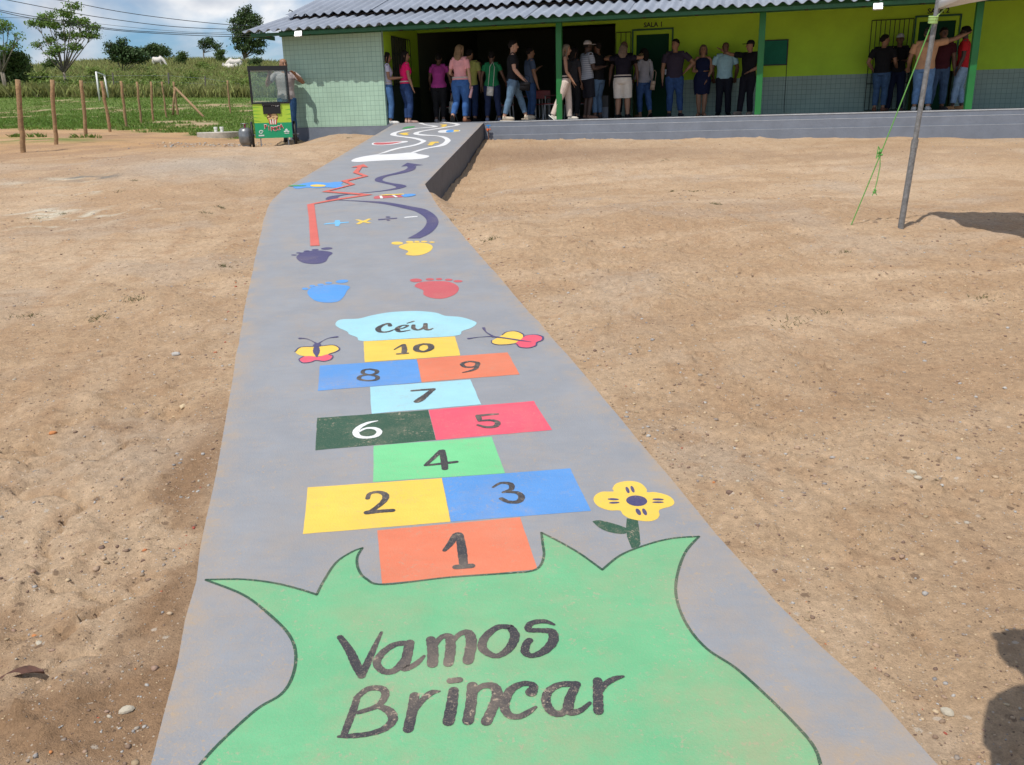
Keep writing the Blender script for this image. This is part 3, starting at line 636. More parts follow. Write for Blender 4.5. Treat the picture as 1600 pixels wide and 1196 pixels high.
VAMOS = [
 [(125,225,40),(185,310,55),(225,395,62),(262,468,52)], [(262,462,50),(300,380,50),(340,290,38),(384,196,20)],
 [(565,262,45),(470,272,50),(390,325,52),(355,390,52),(400,440,50),(470,432,55),(530,360,45)], [(560,262,62),(545,340,66),(528,415,66),(565,412,48),(610,385,42),(650,345,22)],
 [(692,240,60),(705,310,70),(703,395,70)], [(705,300,35),(755,230,42),(808,225,58),(816,300,66),(802,390,66)], [(815,270,35),(870,210,40),(925,200,62),(946,260,70),(925,375,70)],
 [(1190,165,45),(1110,165,48),(1030,230,55),(1018,300,58),(1100,345,44),(1180,300,58),(1218,220,62),(1190,165,50)],
 [(1462,148,20),(1400,128,40),(1320,140,45),(1303,180,45),(1380,185,42),(1450,195,60),(1455,255,66),(1400,315,60),(1325,343,42),(1282,320,55),(1290,270,52),(1308,248,50)]]
BRIN = [
 [(232,605,45),(205,690,50),(175,770,50),(150,835,45)], [(228,605,42),(300,550,46),(385,548,50),(408,590,52),(360,655,45),(240,697,34)], [(362,655,40),(435,690,60),(455,745,62),(400,800,52),(300,832,42),(200,843,42),(115,848,20)],
 [(590,592,62),(578,680,66),(552,800,70)], [(590,690,35),(640,620,44),(695,575,48),(748,565,14)],
 [(835,560,64),(822,660,74),(803,755,76)], [(815,500,50),(870,494,50)],
 [(952,530,68),(944,640,70),(925,750,74)], [(950,590,32),(1010,535,46),(1085,535,62),(1108,590,70),(1075,680,66),(1040,755,72)],
 [(1320,572,78),(1335,530,50),(1270,518,46),(1190,560,60),(1152,650,64),(1178,712,54),(1240,725,46),(1300,698,44),(1348,665,22)],
 [(1600,520,50),(1500,525,50),(1430,565,55),(1412,630,60),(1450,695,58),(1515,702,52),(1560,640,40)], [(1605,522,52),(1562,610,66),(1555,690,66),(1620,690,44),(1686,640,26)],
 [(1735,500,60),(1737,600,64),(1740,690,66)], [(1738,590,35),(1780,525,44),(1840,488,42),(1894,474,20)]]
lettering('painted_word', 'black brush lettering reading Vamos', INK, splash, 500, 940, 4, VAMOS)
lettering('painted_word', 'black brush lettering reading Brincar', INK, splash, 500, 940, 4, BRIN)
# hopscotch
HQ = {
 1: (ORG, 'orange', [(589.5,829),(812.5,808.8),(840,890),(597,912.5)]), 2: (YEL, 'yellow', [(481,762),(690,747.5),(704,815.5),(473.5,835)]), 3: (BLU, 'blue', [(690.6,747.3),(891,732.5),(923.7,798.7),(704.8,815.6)]),
 4: (LGR, 'light green', [(584,697),(768,683),(789.5,740),(583,753.5)]), 5: (PNK, 'pink red', [(669.6,641),(834,627),(862.5,672.3),(681.5,688)]), 6: (DG, 'dark green', [(495.6,653.5),(669,641.2),(681,688),(493,704)]),
 7: (LBL, 'pale blue', [(578,605),(735,593.5),(751.5,632.5),(580.5,647)]), 8: (BLU, 'blue', [(500,572),(651,562),(658.5,598),(496.6,611)]), 9: (ORG, 'orange', [(651.5,561.7),(793,551),(812,585.5),(659,597.8)]), 10: (YEL, 'yellow', [(568,534),(711,526),(719.5,556),(570,566.5)])}
DIG = {
 1: (580,780,5.333,[[(612,430,40),(660,375,60),(705,305,66),(730,300,70)],[(738,305,64),(757,430,80),(770,550,72)],[(708,570,66),(835,560,66)]]),
 2: (460,640,5,[[(572,698,38),(590,660,36),(660,648,42),(712,672,54),(698,720,52),(625,780,44),(568,812,44)],[(570,808,60),(670,798,50),(765,792,50)]]),
 3: (660,640,4,[[(442,488,18),(490,462,26),(550,468,36),(555,500,34),(505,520,22)],[(508,518,20),(590,522,34),(620,548,42),(600,578,42),(540,580,34),(494,560,34)]]),
 4: (660,640,4,[[(115,262,36),(70,305,32),(20,350,26)],[(20,352,24),(120,341,28),(212,330,30)],[(124,262,40),(135,320,44),(141,372,42)]]),
 5: (660,640,4,[[(470,31,20),(410,35,28),(350,42,32)],[(348,42,36),(355,60,34),(358,72,28)],[(356,74,22),(430,70,30),(470,84,36),(455,108,36),(400,113,30),(348,100,22)]]),
 6: (460,640,5,[[(650,92,12),(575,108,36),(510,140,46),(480,178,52),(500,213,48),(570,222,40),(640,208,46),(664,175,44),(625,150,38),(555,152,30),(500,180,20)]]),
 7: (440,480,5,[[(1020,657,30),(1100,650,34),(1185,645,40)],[(1185,645,40),(1130,690,50),(1085,725,66),(1060,740,58)]]),
 8: (440,480,5,[[(690,488,26),(742,500,34),(735,522,34),(680,532,24),(635,518,32),(645,495,32),(690,488,26)],[(680,532,22),(745,545,34),(740,570,36),(672,578,26),(608,566,34),(618,542,34),(680,532,22)]]),
 9: (640,480,5,[[(530,437,32),(470,428,28),(412,445,36),(432,470,30),(500,470,26),(538,448,34)],[(532,440,38),(520,480,34),(480,500,28),(418,514,16)]]),
 10: (440,480,5,[[(882,335,14),(915,315,22),(952,298,34)],[(955,298,34),(960,335,44),(955,365,40)],[(905,370,26),(985,364,26)],[(1110,292,30),(1160,300,46),(1165,330,48),(1110,352,34),(1055,340,46),(1060,308,46),(1110,292,30)]])}
for k, (m, cn, c) in HQ.items():
    q = quad('hopscotch_square', f'{cn} hopscotch square painted with the number {k}', m, c)
    lettering('painted_number', None, WHT if k == 6 else INK, q, *DIG[k])
# cloud with the word Ceu
cl = simple('painted_cloud', 'pale blue painted cloud with the word Céu', LBL, Z(440,480,5,[(420,135),(460,100),(600,92),(700,68),(850,42),(1050,33),(1200,45),(1280,70),(1400,80),(1500,110),(1523,132),(1480,165),(1410,190),(1360,226),(1000,247),(640,267),(590,238),(530,215),(512,193),(450,165)]), smooth=5)
lettering('painted_word', None, INK, cl, 440, 480, 5, [[(848,150,34),(835,132,30),(790,145,34),(755,170,46),(770,196,36),(830,196,28),(875,180,16)],[(890,180,22),(950,168,20),(985,148,24),(940,148,24),(902,172,38),(925,195,34),(1000,184,14)],[(982,130,14),(1030,115,20)],[(1030,145,30),(1032,172,34),(1070,182,24),(1115,162,30),(1124,135,34)],[(1124,138,34),(1125,172,36),(1150,182,26),(1182,170,12)]])
# butterflies
bf = mark('painted_butterfly', 'painted butterfly left of the squares with yellow and red wings', YEL)
O5 = (440,480,5)
patch(bf, crom(Z(*O5,[(108,352),(150,318),(230,310),(275,318),(310,308),(380,298),(440,305),(450,325),(430,348),(370,372),(300,385),(240,388),(150,380)]),4), .003); bf = done(bf)
simple('lower_wings', None, PNK, Z(*O5,[(137,410),(180,388),(240,386),(275,395),(310,385),(370,370),(400,385),(385,410),(330,425),(270,418),(230,432),(170,438)]), .0045, 4, bf)
lettering('antennae', None, NAV, bf, *O5, [[(145,247,30),(200,252,8),(260,280,12),(280,300,60)],[(430,236,30),(360,248,8),(300,280,12),(275,300,60)],[(272,310,34),(272,350,52),(275,392,10)],[(105,352,10),(150,316,10),(270,312,10),(400,300,10),(452,326,12),(430,350,12),(370,372,10),(400,385,10),(385,412,10),(330,427,10),(270,420,10),(225,434,10),(165,438,10),(136,412,10),(170,390,10)]])
O6 = (640,480,5)
bf = mark('painted_butterfly', 'painted butterfly right of the cloud tilted on its side', YEL)
patch(bf, crom(Z(*O6,[(640,270),(690,240),(715,225),(750,200),(820,192),(875,210),(890,235),(870,262),(800,290),(720,298),(655,290)]),4), .003); bf = done(bf)
simple('lower_wings', None, PNK, Z(*O6,[(830,285),(870,255),(900,230),(970,220),(1030,232),(1038,255),(1000,275),(985,300),(930,322),(860,315)]), .0045, 4, bf)
lettering('antennae', None, NAV, bf, *O6, [[(462,249,26),(540,238,8),(640,232,18)],[(578,166,26),(600,200,10),(660,235,22)],[(650,234,28),(760,248,22),(850,262,24),(950,276,6)],[(722,222,9),(760,197,9),(830,192,9),(885,215,12),(892,238,9)],[(905,225,9),(980,219,9),(1038,235,16),(1035,262,14),(995,280,12),(985,305,12),(930,322,9),(860,316,9),(830,290,9),(770,296,8),(690,298,8),(645,285,8),(640,265,8)]])
# footprints
def foot(label, m, body, toes):
    b_ = mark('painted_footprint', label, m); patch(b_, crom(Z(440,360,5,body),4), .003)
    for t in toes: patch(b_, Z(440,360,5,ell(*t)), .003)
    return done(b_)
foot('navy blue painted footprint', NAV, [(115,215),(150,180),(230,162),(330,162),(398,178),(370,205),(345,245),(290,263),(210,263),(150,248)], [(353,144,45,9,-3),(262,154,27,6,-3),(196,165,25,6,-3),(137,179,24,5),(97,195,22,4)])
foot('yellow painted footprint', YEL, [(915,135),(960,110),(1050,98),(1140,105),(1180,130),(1160,165),(1100,192),(1030,200),(968,190),(990,165)], [(903,103,46,12),(1001,93,30,8),(1057,90,22,6),(1113,90,26,6),(1175,95,22,5)])
foot('bright blue painted footprint', BBL, [(202,495),(230,450),(310,432),(420,425),(530,440),(510,475),(485,520),(440,558),(350,567),(260,550)], [(472,401,50,13,-4),(368,413,28,8),(306,427,26,8),(240,438,24,9),(184,459,25,9)])
foot('red painted footprint', RED, [(1040,440),(1075,410),(1170,400),(1290,402),(1360,425),(1385,460),(1350,505),(1260,535),(1170,530),(1110,505),(1105,470)], [(1050,393,47,14),(1159,385,33,9),(1230,383,26,8),(1306,388,30,8),(1378,400,36,9)])
# arrows and signs
A4 = (440,250,6.154)
z_ = mark('painted_arrow', 'navy winding arrow curving up the ramp', NAV)
def band(mb, a, b_, lift, o=A4):       # ribbon between two outline sides
    a = crom(Z(*o, a), 6, False); b_ = crom(Z(*o, b_), 6, False); n = max(len(a), len(b_))
    def rs(q): 
        q = np.array(q); s = np.linspace(0, len(q)-1, n); return np.stack([np.interp(s, np.arange(len(q)), q[:, k]) for k in range(2)], 1)
    a = rs(a); b_ = rs(b_); base = len(mb.v)
    for p, q in zip(a, b_): mb.v += [tuple(ramp_hit(*p, lift)), tuple(ramp_hit(*q, lift))]
    for i in range(n-1): k = base+2*i; mb.f.append((k, k+1, k+3, k+2)); mb.m.append(0)
band(z_, [(1212,757),(1330,690),(1390,620),(1380,560),(1290,500),(1180,470),(1000,430),(780,405),(560,392),(440,385),(425,375),(470,352),(640,330)], [(1330,757),(1440,700),(1505,620),(1490,550),(1400,485),(1290,458),(1000,408),(780,396),(600,390),(560,386),(540,372),(570,348),(700,328)], .003)
band(z_, [(640,332),(780,318),(960,298),(1080,275),(1100,262),(1060,245),(960,222),(900,205),(905,180),(960,158),(1080,130),(1180,100),(1215,75)], [(700,328),(780,322),(960,305),(1120,283),(1200,258),(1160,240),(1060,225),(980,205),(975,185),(1030,158),(1180,128),(1275,98),(1295,62)], .0032)
patch(z_, Z(*A4,[(1150,66),(1210,30),(1360,52),(1285,58),(1250,75),(1215,76),(1205,62)]), .0035); done(z_)
z_ = mark('painted_arrow', 'coral red zigzag arrow beside the navy one', CORAL)
for q in ([(245,432),(314,425),(330,560),(366,828),(277,832),(262,560)], [(246,434),(250,432),(480,385),(780,340),(880,338),(560,386),(314,430)], [(880,338),(780,342),(385,312),(450,305),(700,322)], [(385,312),(670,240),(710,240),(450,306)], [(710,240),(665,245),(570,208),(630,208)], [(570,208),(790,160),(836,160),(628,212)], [(836,160),(790,162),(685,128),(740,125)], [(685,130),(730,75),(665,76),(790,46),(832,76),(775,73),(738,128)]):
    patch(z_, Z(*A4, q), .0058+.0005*len(z_.f)/4)
done(z_)
z_ = mark('painted_plus', 'light blue plus sign painted in a row of arithmetic signs', CYN); patch(z_, crom(Z(*A4,[(412,616),(460,608),(508,604),(515,584),(560,584),(566,601),(640,598),(642,606),(568,614),(552,638),(515,638),(508,617),(415,624)]),3), .003); done(z_)
z_ = mark('painted_cross', 'yellow times sign painted in a row of arithmetic signs', YEL); patch(z_, Z(*A4,[(705,578),(740,576),(785,588),(835,568),(865,570),(815,596),(865,608),(835,612),(785,602),(745,622),(715,618),(755,594)]), .003); done(z_)
z_ = mark('painted_division_sign', 'navy division sign painted in a row of arithmetic signs', NAV); patch(z_, Z(*A4,[(928,572),(1110,558),(1112,567),(930,582)]), .003); patch(z_, Z(*A4, ell(1023,552,24,6)), .003); patch(z_, Z(*A4, ell(1026,583,18,5)), .003); done(z_)
z_ = mark('painted_minus', 'white minus sign painted in a row of arithmetic signs', WHT); patch(z_, Z(*A4,[(1175,554),(1200,550),(1310,542),(1305,550),(1185,561)]), .003); done(z_)
fl = simple('painted_flower', 'blue painted flower with a yellow middle lying at the left edge', BBL, Z(*A4,[(110,262),(150,243),(240,222),(330,215),(430,222),(520,214),(590,216),(570,240),(600,262),(520,272),(430,266),(350,272),(240,270),(150,280)]), .003, 3)
simple('flower_centre', None, YEL, Z(*A4, ell(350,252,75,11)), .0055, 0, fl); simple('leaf', None, GRN2, Z(*A4,[(60,256),(130,246),(240,251),(180,258)]), .006, 3, fl)
ct = simple('painted_caterpillar', 'red and blue painted caterpillar at the right edge of the bend', RED, Z(*A4,[(885,368),(900,352),(960,346),(1060,348),(1160,340),(1190,350),(1150,362),(1050,365),(960,374),(900,377)]), .003, 3)
simple('painted_head', None, BBL, Z(*A4,[(1150,345),(1200,333),(1270,331),(1290,342),(1240,356),(1180,360)]), .0055, 3, ct); simple('painted_back', None, YEL, Z(*A4,[(920,345),(1000,336),(1180,330),(1175,338),(1000,345)]), .006, 0, ct)
for q in ([(940,350),(965,349),(975,376),(950,377)], [(1060,345),(1085,344),(1120,364),(1095,366)]): simple('painted_stripe', None, WHT, Z(*A4, q), .0065, 0, ct)
# sunflower by the splash
O7 = (880,720,6.646)
fl = simple('painted_flower', 'yellow painted flower with purple centre growing from the splash', YEL, Z(*O7,[(512,290),(560,235),(690,213),(800,235),(865,295),(872,330),(960,330),(1090,365),(1150,420),(1130,470),(1000,512),(1000,570),(960,615),(860,632),(700,605),(620,560),(590,520),(480,518),(370,480),(318,420),(330,365),(400,325),(520,322)]), .003, 4)
simple('flower_centre', None, NAV, Z(*O7, ell(763,420,110,55,4)), .0055, 0, fl)
mk = mark('petal_mark', None, NAV, fl)
for e in ((520,404,60,11,2),(530,440,56,10,-2),(985,406,60,11,2),(985,435,62,9,0),(668,308,36,17,65),(720,300,38,17,65),(780,535,40,22,55),(845,535,40,20,60)): patch(mk, Z(*O7, ell(*e, n=12)), .0058)
done(mk)
simple('stem', None, DG, Z(*O7,[(660,600),(775,618),(790,720),(803,870),(780,895),(712,912),(690,860),(662,790),(652,700)]), .0026, 0, fl); simple('leaf', None, DG, Z(*O7,[(308,632),(380,622),(520,655),(640,695),(660,720),(650,758),(560,760),(450,735),(370,695),(320,650)]), .0042, 3, fl)
# road, clouds and small drawings on the upper run
O8 = (540,185,6.667)
rd = simple('painted_cloud', 'flat white painted cloud where the winding road begins', WHT, Z(*O8,[(60,450),(90,425),(180,402),(320,380),(400,380),(530,372),(700,358),(760,375),(860,390),(868,402),(820,420),(700,432),(500,438),(300,448),(130,458)]), .003, 3)
z_ = mark('painted_road', 'two white winding lines of a painted road', WHT)
band(z_, [(320,382),(500,320),(700,280),(780,250),(770,235),(680,212),(520,190),(465,175),(500,150),(650,115),(880,92),(900,85),(820,72),(745,50)], [(420,360),(560,320),(740,285),(835,245),(820,228),(730,205),(560,185),(530,172),(560,145),(740,110),(920,97),(960,85),(850,68),(800,50)], .0034, O8)
band(z_, [(670,362),(780,325),(960,285),(1030,245),(1025,215),(950,190),(780,182),(705,165),(760,140),(1000,98),(1140,75),(1100,58),(970,42)], [(730,358),(860,318),(1020,290),(1085,250),(1088,222),(1020,190),(830,172),(760,160),(830,135),(1060,98),(1190,72),(1160,55),(1040,42)], .0036, O8); done(z_)
for lb, q in (('yellow arrow on the painted road nearest the white cloud', [(848,283),(880,262),(858,262),(900,246),(968,246),(970,258),(935,258),(900,285)]), ('yellow arrow at the left bend of the painted road', [(553,160),(620,152),(672,152),(640,162),(660,176),(610,178)]), ('yellow arrow at the top bend of the painted road', [(980,68),(1055,66),(1055,78),(1030,92),(985,94),(1010,80)])):
    simple('painted_arrow', lb, YEL, Z(*O8, q), .003)
dr = simple('painted_balloon', 'red painted balloon shape edged in white', WHT, Z(*O8,[(272,270),(300,255),(440,250),(560,242),(640,240),(645,250),(600,258),(500,275),(400,283),(300,282)]), .003, 3)
simple('painted_core', None, RED, Z(*O8,[(290,268),(320,257),(440,256),(560,248),(580,250),(480,270),(390,278),(310,277)]), .0055, 3, dr)
simple('painted_leaf', 'green painted strip on the upper ramp', GRN2, Z(*O8,[(598,100),(640,88),(720,84),(718,96),(640,108),(590,112)]), .003)
dr = simple('painted_fish', 'white blue and yellow painted oval by the road', WHT, Z(*O8,[(960,142),(990,128),(1070,122),(1190,128),(1170,142),(1060,153),(980,152)]), .003, 3)
simple('painted_core', None, BBL, Z(*O8,[(1045,140),(1070,126),(1130,126),(1120,145),(1060,150)]), .0055, 2, dr); simple('painted_tail', None, YEL, Z(*O8,[(1125,143),(1128,126),(1185,126),(1175,140)]), .006, 0, dr)
# ------------------------------------------------------------------ school building (local axes: x along the front, y inwards, z up)
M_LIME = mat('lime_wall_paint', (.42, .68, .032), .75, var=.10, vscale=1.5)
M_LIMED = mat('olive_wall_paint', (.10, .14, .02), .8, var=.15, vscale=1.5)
M_DKG = mat('dark_green_gloss', (.010, .095, .030), .45, var=.2, vscale=3)
M_COLG = mat('column_green', (.010, .15, .030), .45, var=.15, vscale=4)
M_TILE = tilemat('mint_tile', (.37, .54, .42), (.18, .31, .235), .108, var=.03)
M_WAIN = tilemat('grey_green_tile', (.27, .38, .32), (.12, .18, .15), .108, var=.04)
M_PLIN = mat('grey_plinth_paint', (.165, .188, .230), .7, var=.14, vscale=2.5, bump=.2, bscale=30)
M_CURB = mat('pale_plinth_edge', (.40, .42, .44), .7, var=.2, vscale=8)
M_FLOOR = mat('veranda_floor', (.16, .17, .19), .5, var=.1, vscale=3)
M_BLK = mat('black_iron', (.012, .016, .014), .5)
M_DARK = mat('hall_wall', (.09, .10, .055), .8)  # hall walls: lime paint darkened so their shade sits in the colour
M_ROOF = mat('fibre_cement', (.26, .288, .34), .75, var=.18, vscale=1.1)
M_WOOD = mat('dark_timber', (.035, .022, .015), .8)
M_SILV = mat('grey_metal', (.45, .46, .48), .35, metal=.9)
B = thing('school_building', 'long low lime green school with a veranda, tiled block and wavy grey roofs', 'building', (E0[0], E0[1], 0), -TH)
UB = 15.5; D2 = 2.55
def part(name, m, fn, parent=B, label=None, **k):
    mb = MB(); fn(mb); o = mb.build(name, m, parent, **k)
    if label: o['label'] = label
    return o
# plinth: main face with two ledges
def f(mb):
    mb.box((-5.18, 0.004, -1.1), (UB, 9.0, -0.012))
    mb.box((-5.19, -0.02, -1.1), (uL-.02, 0.003, -.30)); mb.box((uR+.02, -0.018, -1.1), (UB, .003, -.115)); mb.box((uR+.02, -0.036, -1.1), (UB, -.019, -.30))
part('plinth', M_PLIN, f)
part('plinth_edge', M_CURB, lambda mb: (mb.box((uR+.02, -0.004, -.022), (UB, .05, .0)), mb.box((uR+.02, -.019, -.121), (UB, -.0185, -.1125)), mb.box((uR+.02, -.037, -.303), (UB, -.0365, -.297))))
part('floor', M_FLOOR, lambda mb: mb.box((-2.72, .051, -.011), (UB, 8.9, .001)))
# tiled block
part('tiled_wall', M_TILE, lambda mb: (mb.box((-5.15, .0, -.03), (-2.66, .12, 2.21)), mb.add([(-5.15,.121,-.03),(-5.15,8.4,-.03),(-5.15,8.4,2.7),(-5.15,1.9,2.6),(-5.15,.121,2.2),(-5.03,.121,-.03),(-5.03,8.4,-.03),(-5.03,8.4,2.7),(-5.03,1.9,2.6),(-5.03,.121,2.2)],[(0,4,3,2,1),(5,6,7,8,9),(0,1,6,5),(4,9,8,3),(3,8,7,2),(1,2,7,6),(0,5,9,4)])), label='mint green tiled front of the left block')
def f(mb):
    mb.box((-2.78, .121, .88), (-2.66, .62, 2.24)); mb.box((-2.78, 1.9, .88), (-2.66, 2.55, 2.6)); mb.box((-2.78, .62, 2.0), (-2.66, 1.9, 2.3))
part('side_wall', M_LIME, f)
part('side_wall_base', mat('side_base_paint', (.03, .05, .035), .6), lambda mb: mb.box((-2.78, .121, 0), (-2.66, 2.55, .879)))
def bars(x0, x1, y, z0, z1, n, horiz=(0, 1), r=.008, axis='x'):
    def f(mb):
        for i in range(n):
            a = x0+(x1-x0)*i/(n-1); p = (a, y, z0) if axis == 'x' else (y, a, z0); q = (a, y, z1) if axis == 'x' else (y, a, z1); mb.tube([p, q], r, 6)
        for h in horiz:
            z = z0+(z1-z0)*h; p = (x0, y, z) if axis == 'x' else (y, x0, z); q = (x1, y, z) if axis == 'x' else (y, x1, z); mb.tube([p, q], r*1.25, 6)
    return f
part('window_grille', M_BLK, bars(.62, 1.9, -2.64, .9, 1.98, 9, (0, .33, .66, 1), axis='y'))
part('window_recess', M_DARK, lambda mb: mb.box((-2.775, .621, .881), (-2.74, 1.899, 1.999)))  # closed panel behind the bars, in the same shade-darkened colour
# back wall of the veranda
O0, O1, OZ = -2.66, 2.42, 2.20
d1 = (2.86, 3.78); d2 = (9.22, 10.12)
def lime(mb):
    mb.box((O1, D2, .84), (d1[0], D2+.15, 2.8)); mb.box((d1[1], D2, .84), (d2[0], D2+.15, 2.8)); mb.box((d2[1], D2, .84), (UB, D2+.15, 2.8))
    mb.box((d1[0], D2, 1.99), (d1[1], D2+.15, 2.8)); mb.box((d2[0], D2, 1.99), (d2[1], D2+.15, 2.8)); mb.box((O0, D2, OZ), (O1, D2+.15, 2.8))
part('back_wall', M_LIME, lime)
def wain(mb):
    mb.box((O1, D2-.004, 0), (d1[0], D2+.15, .839)); mb.box((d1[1], D2-.004, 0), (d2[0], D2+.15, .839)); mb.box((d2[1], D2-.004, 0), (UB, D2+.15, .839))
part('wainscot', M_WAIN, wain)
for k, (a, b_) in enumerate((d1, d2)):
    dr = part('door', mat('door_green%d' % k, (.006, .050, .024), .7, spec=.15), lambda mb: mb.box((a+.07, D2+.02, .005), (b_-.07, D2+.06, 1.91)), label='dark green door under the sign SALA %d' % (k+1))
    part('frame', M_LIME, lambda mb: (mb.box((a+.001, D2-.002, .84), (a+.069, D2+.1, 1.989)), mb.box((b_-.069, D2-.002, .84), (b_-.001, D2+.1, 1.989)), mb.box((a+.07, D2-.002, 1.911), (b_-.07, D2+.1, 1.989))), dr)
    part('trim', M_DKG, lambda mb: (mb.box((a-.035, D2-.03, 0), (a-.001, D2-.005, 2.04)), mb.box((b_+.001, D2-.03, 0), (b_+.035, D2-.005, 2.04)), mb.box((a, D2-.03, 2.0), (b_, D2-.005, 2.04))), dr)
    part('handle', M_SILV, lambda mb: (mb.box((b_-.15, D2-.01, .98), (b_-.11, D2+.02, 1.1)), mb.tube([(b_-.13, D2-.03, 1.05), (b_-.23, D2-.03, 1.05)], .01)), dr)
    part('open_grille', M_BLK, bars(a-.95 if k else a-.42, a-.06, D2-.05, .03, 1.98, 10 if k else 4, (0, .3, .6, 1)), label='black iron bar gate folded open beside the door')
def text(name, s, size, loc, m, parent, rx=PI/2, rz=0, ext=.003, label=None):
    cu = bpy.data.curves.new(name, 'FONT'); cu.body = s; cu.size = size; cu.align_x = 'CENTER'; cu.extrude = ext; cu.offset = size*.022; cu.resolution_u = 3
    t = bpy.data.objects.new(name+'_c', cu); COL.objects.link(t); dg = bpy.context.evaluated_depsgraph_get()
    me = bpy.data.meshes.new_from_object(t.evaluated_get(dg)); bpy.data.objects.remove(t); me.name = name
    o = bpy.data.objects.new(name, me); COL.objects.link(o); me.materials.clear(); me.materials.append(m); o.parent = parent; o.location = loc; o.rotation_euler = (rx, 0, rz)
    if label: o['label'] = label
    return o
text('lettering', 'SALA 1', .15, (3.33, D2-.006, 2.075), M_BLK, B, label='small black lettering SALA 1 above the door')
text('lettering', 'SALA 2', .15, (9.66, D2-.006, 2.075), M_BLK, B, label='small black lettering SALA 2 above the door')
# hall behind the opening
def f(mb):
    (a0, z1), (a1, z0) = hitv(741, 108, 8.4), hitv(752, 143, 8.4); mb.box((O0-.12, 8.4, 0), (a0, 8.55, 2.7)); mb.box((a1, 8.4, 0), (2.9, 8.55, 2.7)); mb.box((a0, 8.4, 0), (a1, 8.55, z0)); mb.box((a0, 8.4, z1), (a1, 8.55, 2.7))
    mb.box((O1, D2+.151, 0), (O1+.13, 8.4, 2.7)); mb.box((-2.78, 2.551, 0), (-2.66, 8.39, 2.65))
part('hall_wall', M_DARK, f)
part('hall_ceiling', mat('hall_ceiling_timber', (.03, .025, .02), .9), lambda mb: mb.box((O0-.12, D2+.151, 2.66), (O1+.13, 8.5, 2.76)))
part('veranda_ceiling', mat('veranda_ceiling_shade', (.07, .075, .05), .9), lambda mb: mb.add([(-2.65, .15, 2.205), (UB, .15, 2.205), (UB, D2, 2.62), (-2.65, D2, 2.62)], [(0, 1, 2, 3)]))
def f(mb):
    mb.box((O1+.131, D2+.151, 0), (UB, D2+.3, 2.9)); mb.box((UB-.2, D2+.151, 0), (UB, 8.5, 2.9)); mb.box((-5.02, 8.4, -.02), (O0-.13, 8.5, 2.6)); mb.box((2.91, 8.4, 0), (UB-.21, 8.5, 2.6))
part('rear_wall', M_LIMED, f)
# columns and beams
for u in (1.46, 5.78, 9.92, 14.1):
    part('column', M_COLG, lambda mb: mb.box((u-.065, .06, .001), (u+.065, .19, 2.04)), bevel=.006)
part('beam', M_DKG, lambda mb: (mb.box((-2.65, .055, 2.041), (UB, .195, 2.20)), mb.box((-5.16, -.09, 2.02), (-2.651, -.003, 2.14))))
part('fascia', M_DKG, lambda mb: (mb.box((-5.63, -.50, 2.005), (UB, -.475, 2.075)), mb.box((-5.66, -.50, 2.005), (-5.632, .6, 2.10))))
for u in np.arange(-5.5, UB, 1.1): part('rafter', M_WOOD, lambda mb: mb.box((u, -.47, 2.03), (u+.06, .05, 2.085)))
# corrugated roofs, sheet by sheet
def corr(x0, x1, y0, z0, y1, z1, mb, period=.245, amp=.034, sheet=1.1):
    n = 0; x = x0; L_ = math.hypot(y1-y0, z1-z0); ny, nz_ = -(z1-z0)/L_, (y1-y0)/L_
    nrow = max(1, int(L_/1.8)); k = 0
    while x < x1:
        xe = min(x1, x+sheet+.06)
        if xe-x < .2: break
        m = int((xe-x)/period*10)
        for r in range(nrow):
            f0 = r/nrow; f1 = min(1, (r+1)/nrow+.05) ; lift0 = .0+.012*((k+r) % 2)+.004; jit = random.uniform(-.012, .012)
            base = len(mb.v)
            for i in range(m+1):
                xx = x+(xe-x)*i/m; a = amp*math.cos(2*PI*xx/period)
                for (f_, lf_) in ((f0, .014+lift0), (f1, lift0)):
                    y = y0+(y1-y0)*f_; z = z0+(z1-z0)*f_; h = a+lf_; yy = y+(jit if f_ == 0 else 0)
                    mb.v.append((xx, yy+ny*h, z+nz_*h)); mb.v.append((xx, yy+ny*(h-.008), z+nz_*(h-.008)))
            for i in range(m):
                q = base+4*i; mb.f += [(q, q+4, q+6, q+2), (q+1, q+3, q+7, q+5), (q, q+1, q+5, q+4), (q+2, q+6, q+7, q+3)]; mb.m += [0]*4
        x += sheet; k += 1
lr = MB(); corr(-5.82, UB, -.60, 2.105, 1.75, 2.67, lr); lr.build('veranda_roof', M_ROOF, B, smooth=False)
ur = MB(); corr(-5.42, UB, .85, 2.56, 5.2, 3.88, ur); ur.build('upper_roof', M_ROOF, B, smooth=False)
ur = MB(); corr(-5.42, UB, 9.6, 2.56, 5.21, 3.89, ur); ur.build('rear_roof', M_ROOF, B, smooth=False)
part('roof_purlin', M_WOOD, lambda mb: (mb.box((-5.3, 1.0, 2.51), (UB, 1.1, 2.565)), mb.box((-5.3, 1.76, 2.68), (UB, 1.85, 2.80))))
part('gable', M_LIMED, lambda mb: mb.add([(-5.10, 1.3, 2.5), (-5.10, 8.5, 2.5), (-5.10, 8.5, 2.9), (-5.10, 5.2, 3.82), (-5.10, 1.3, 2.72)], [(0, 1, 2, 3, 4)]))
part('eave_fixture', M_BLK, lambda mb: (mb.tube([(-5.2, .8, 2.66), (-5.27, .78, 2.70), (-5.3, .8, 2.66)], .012)))
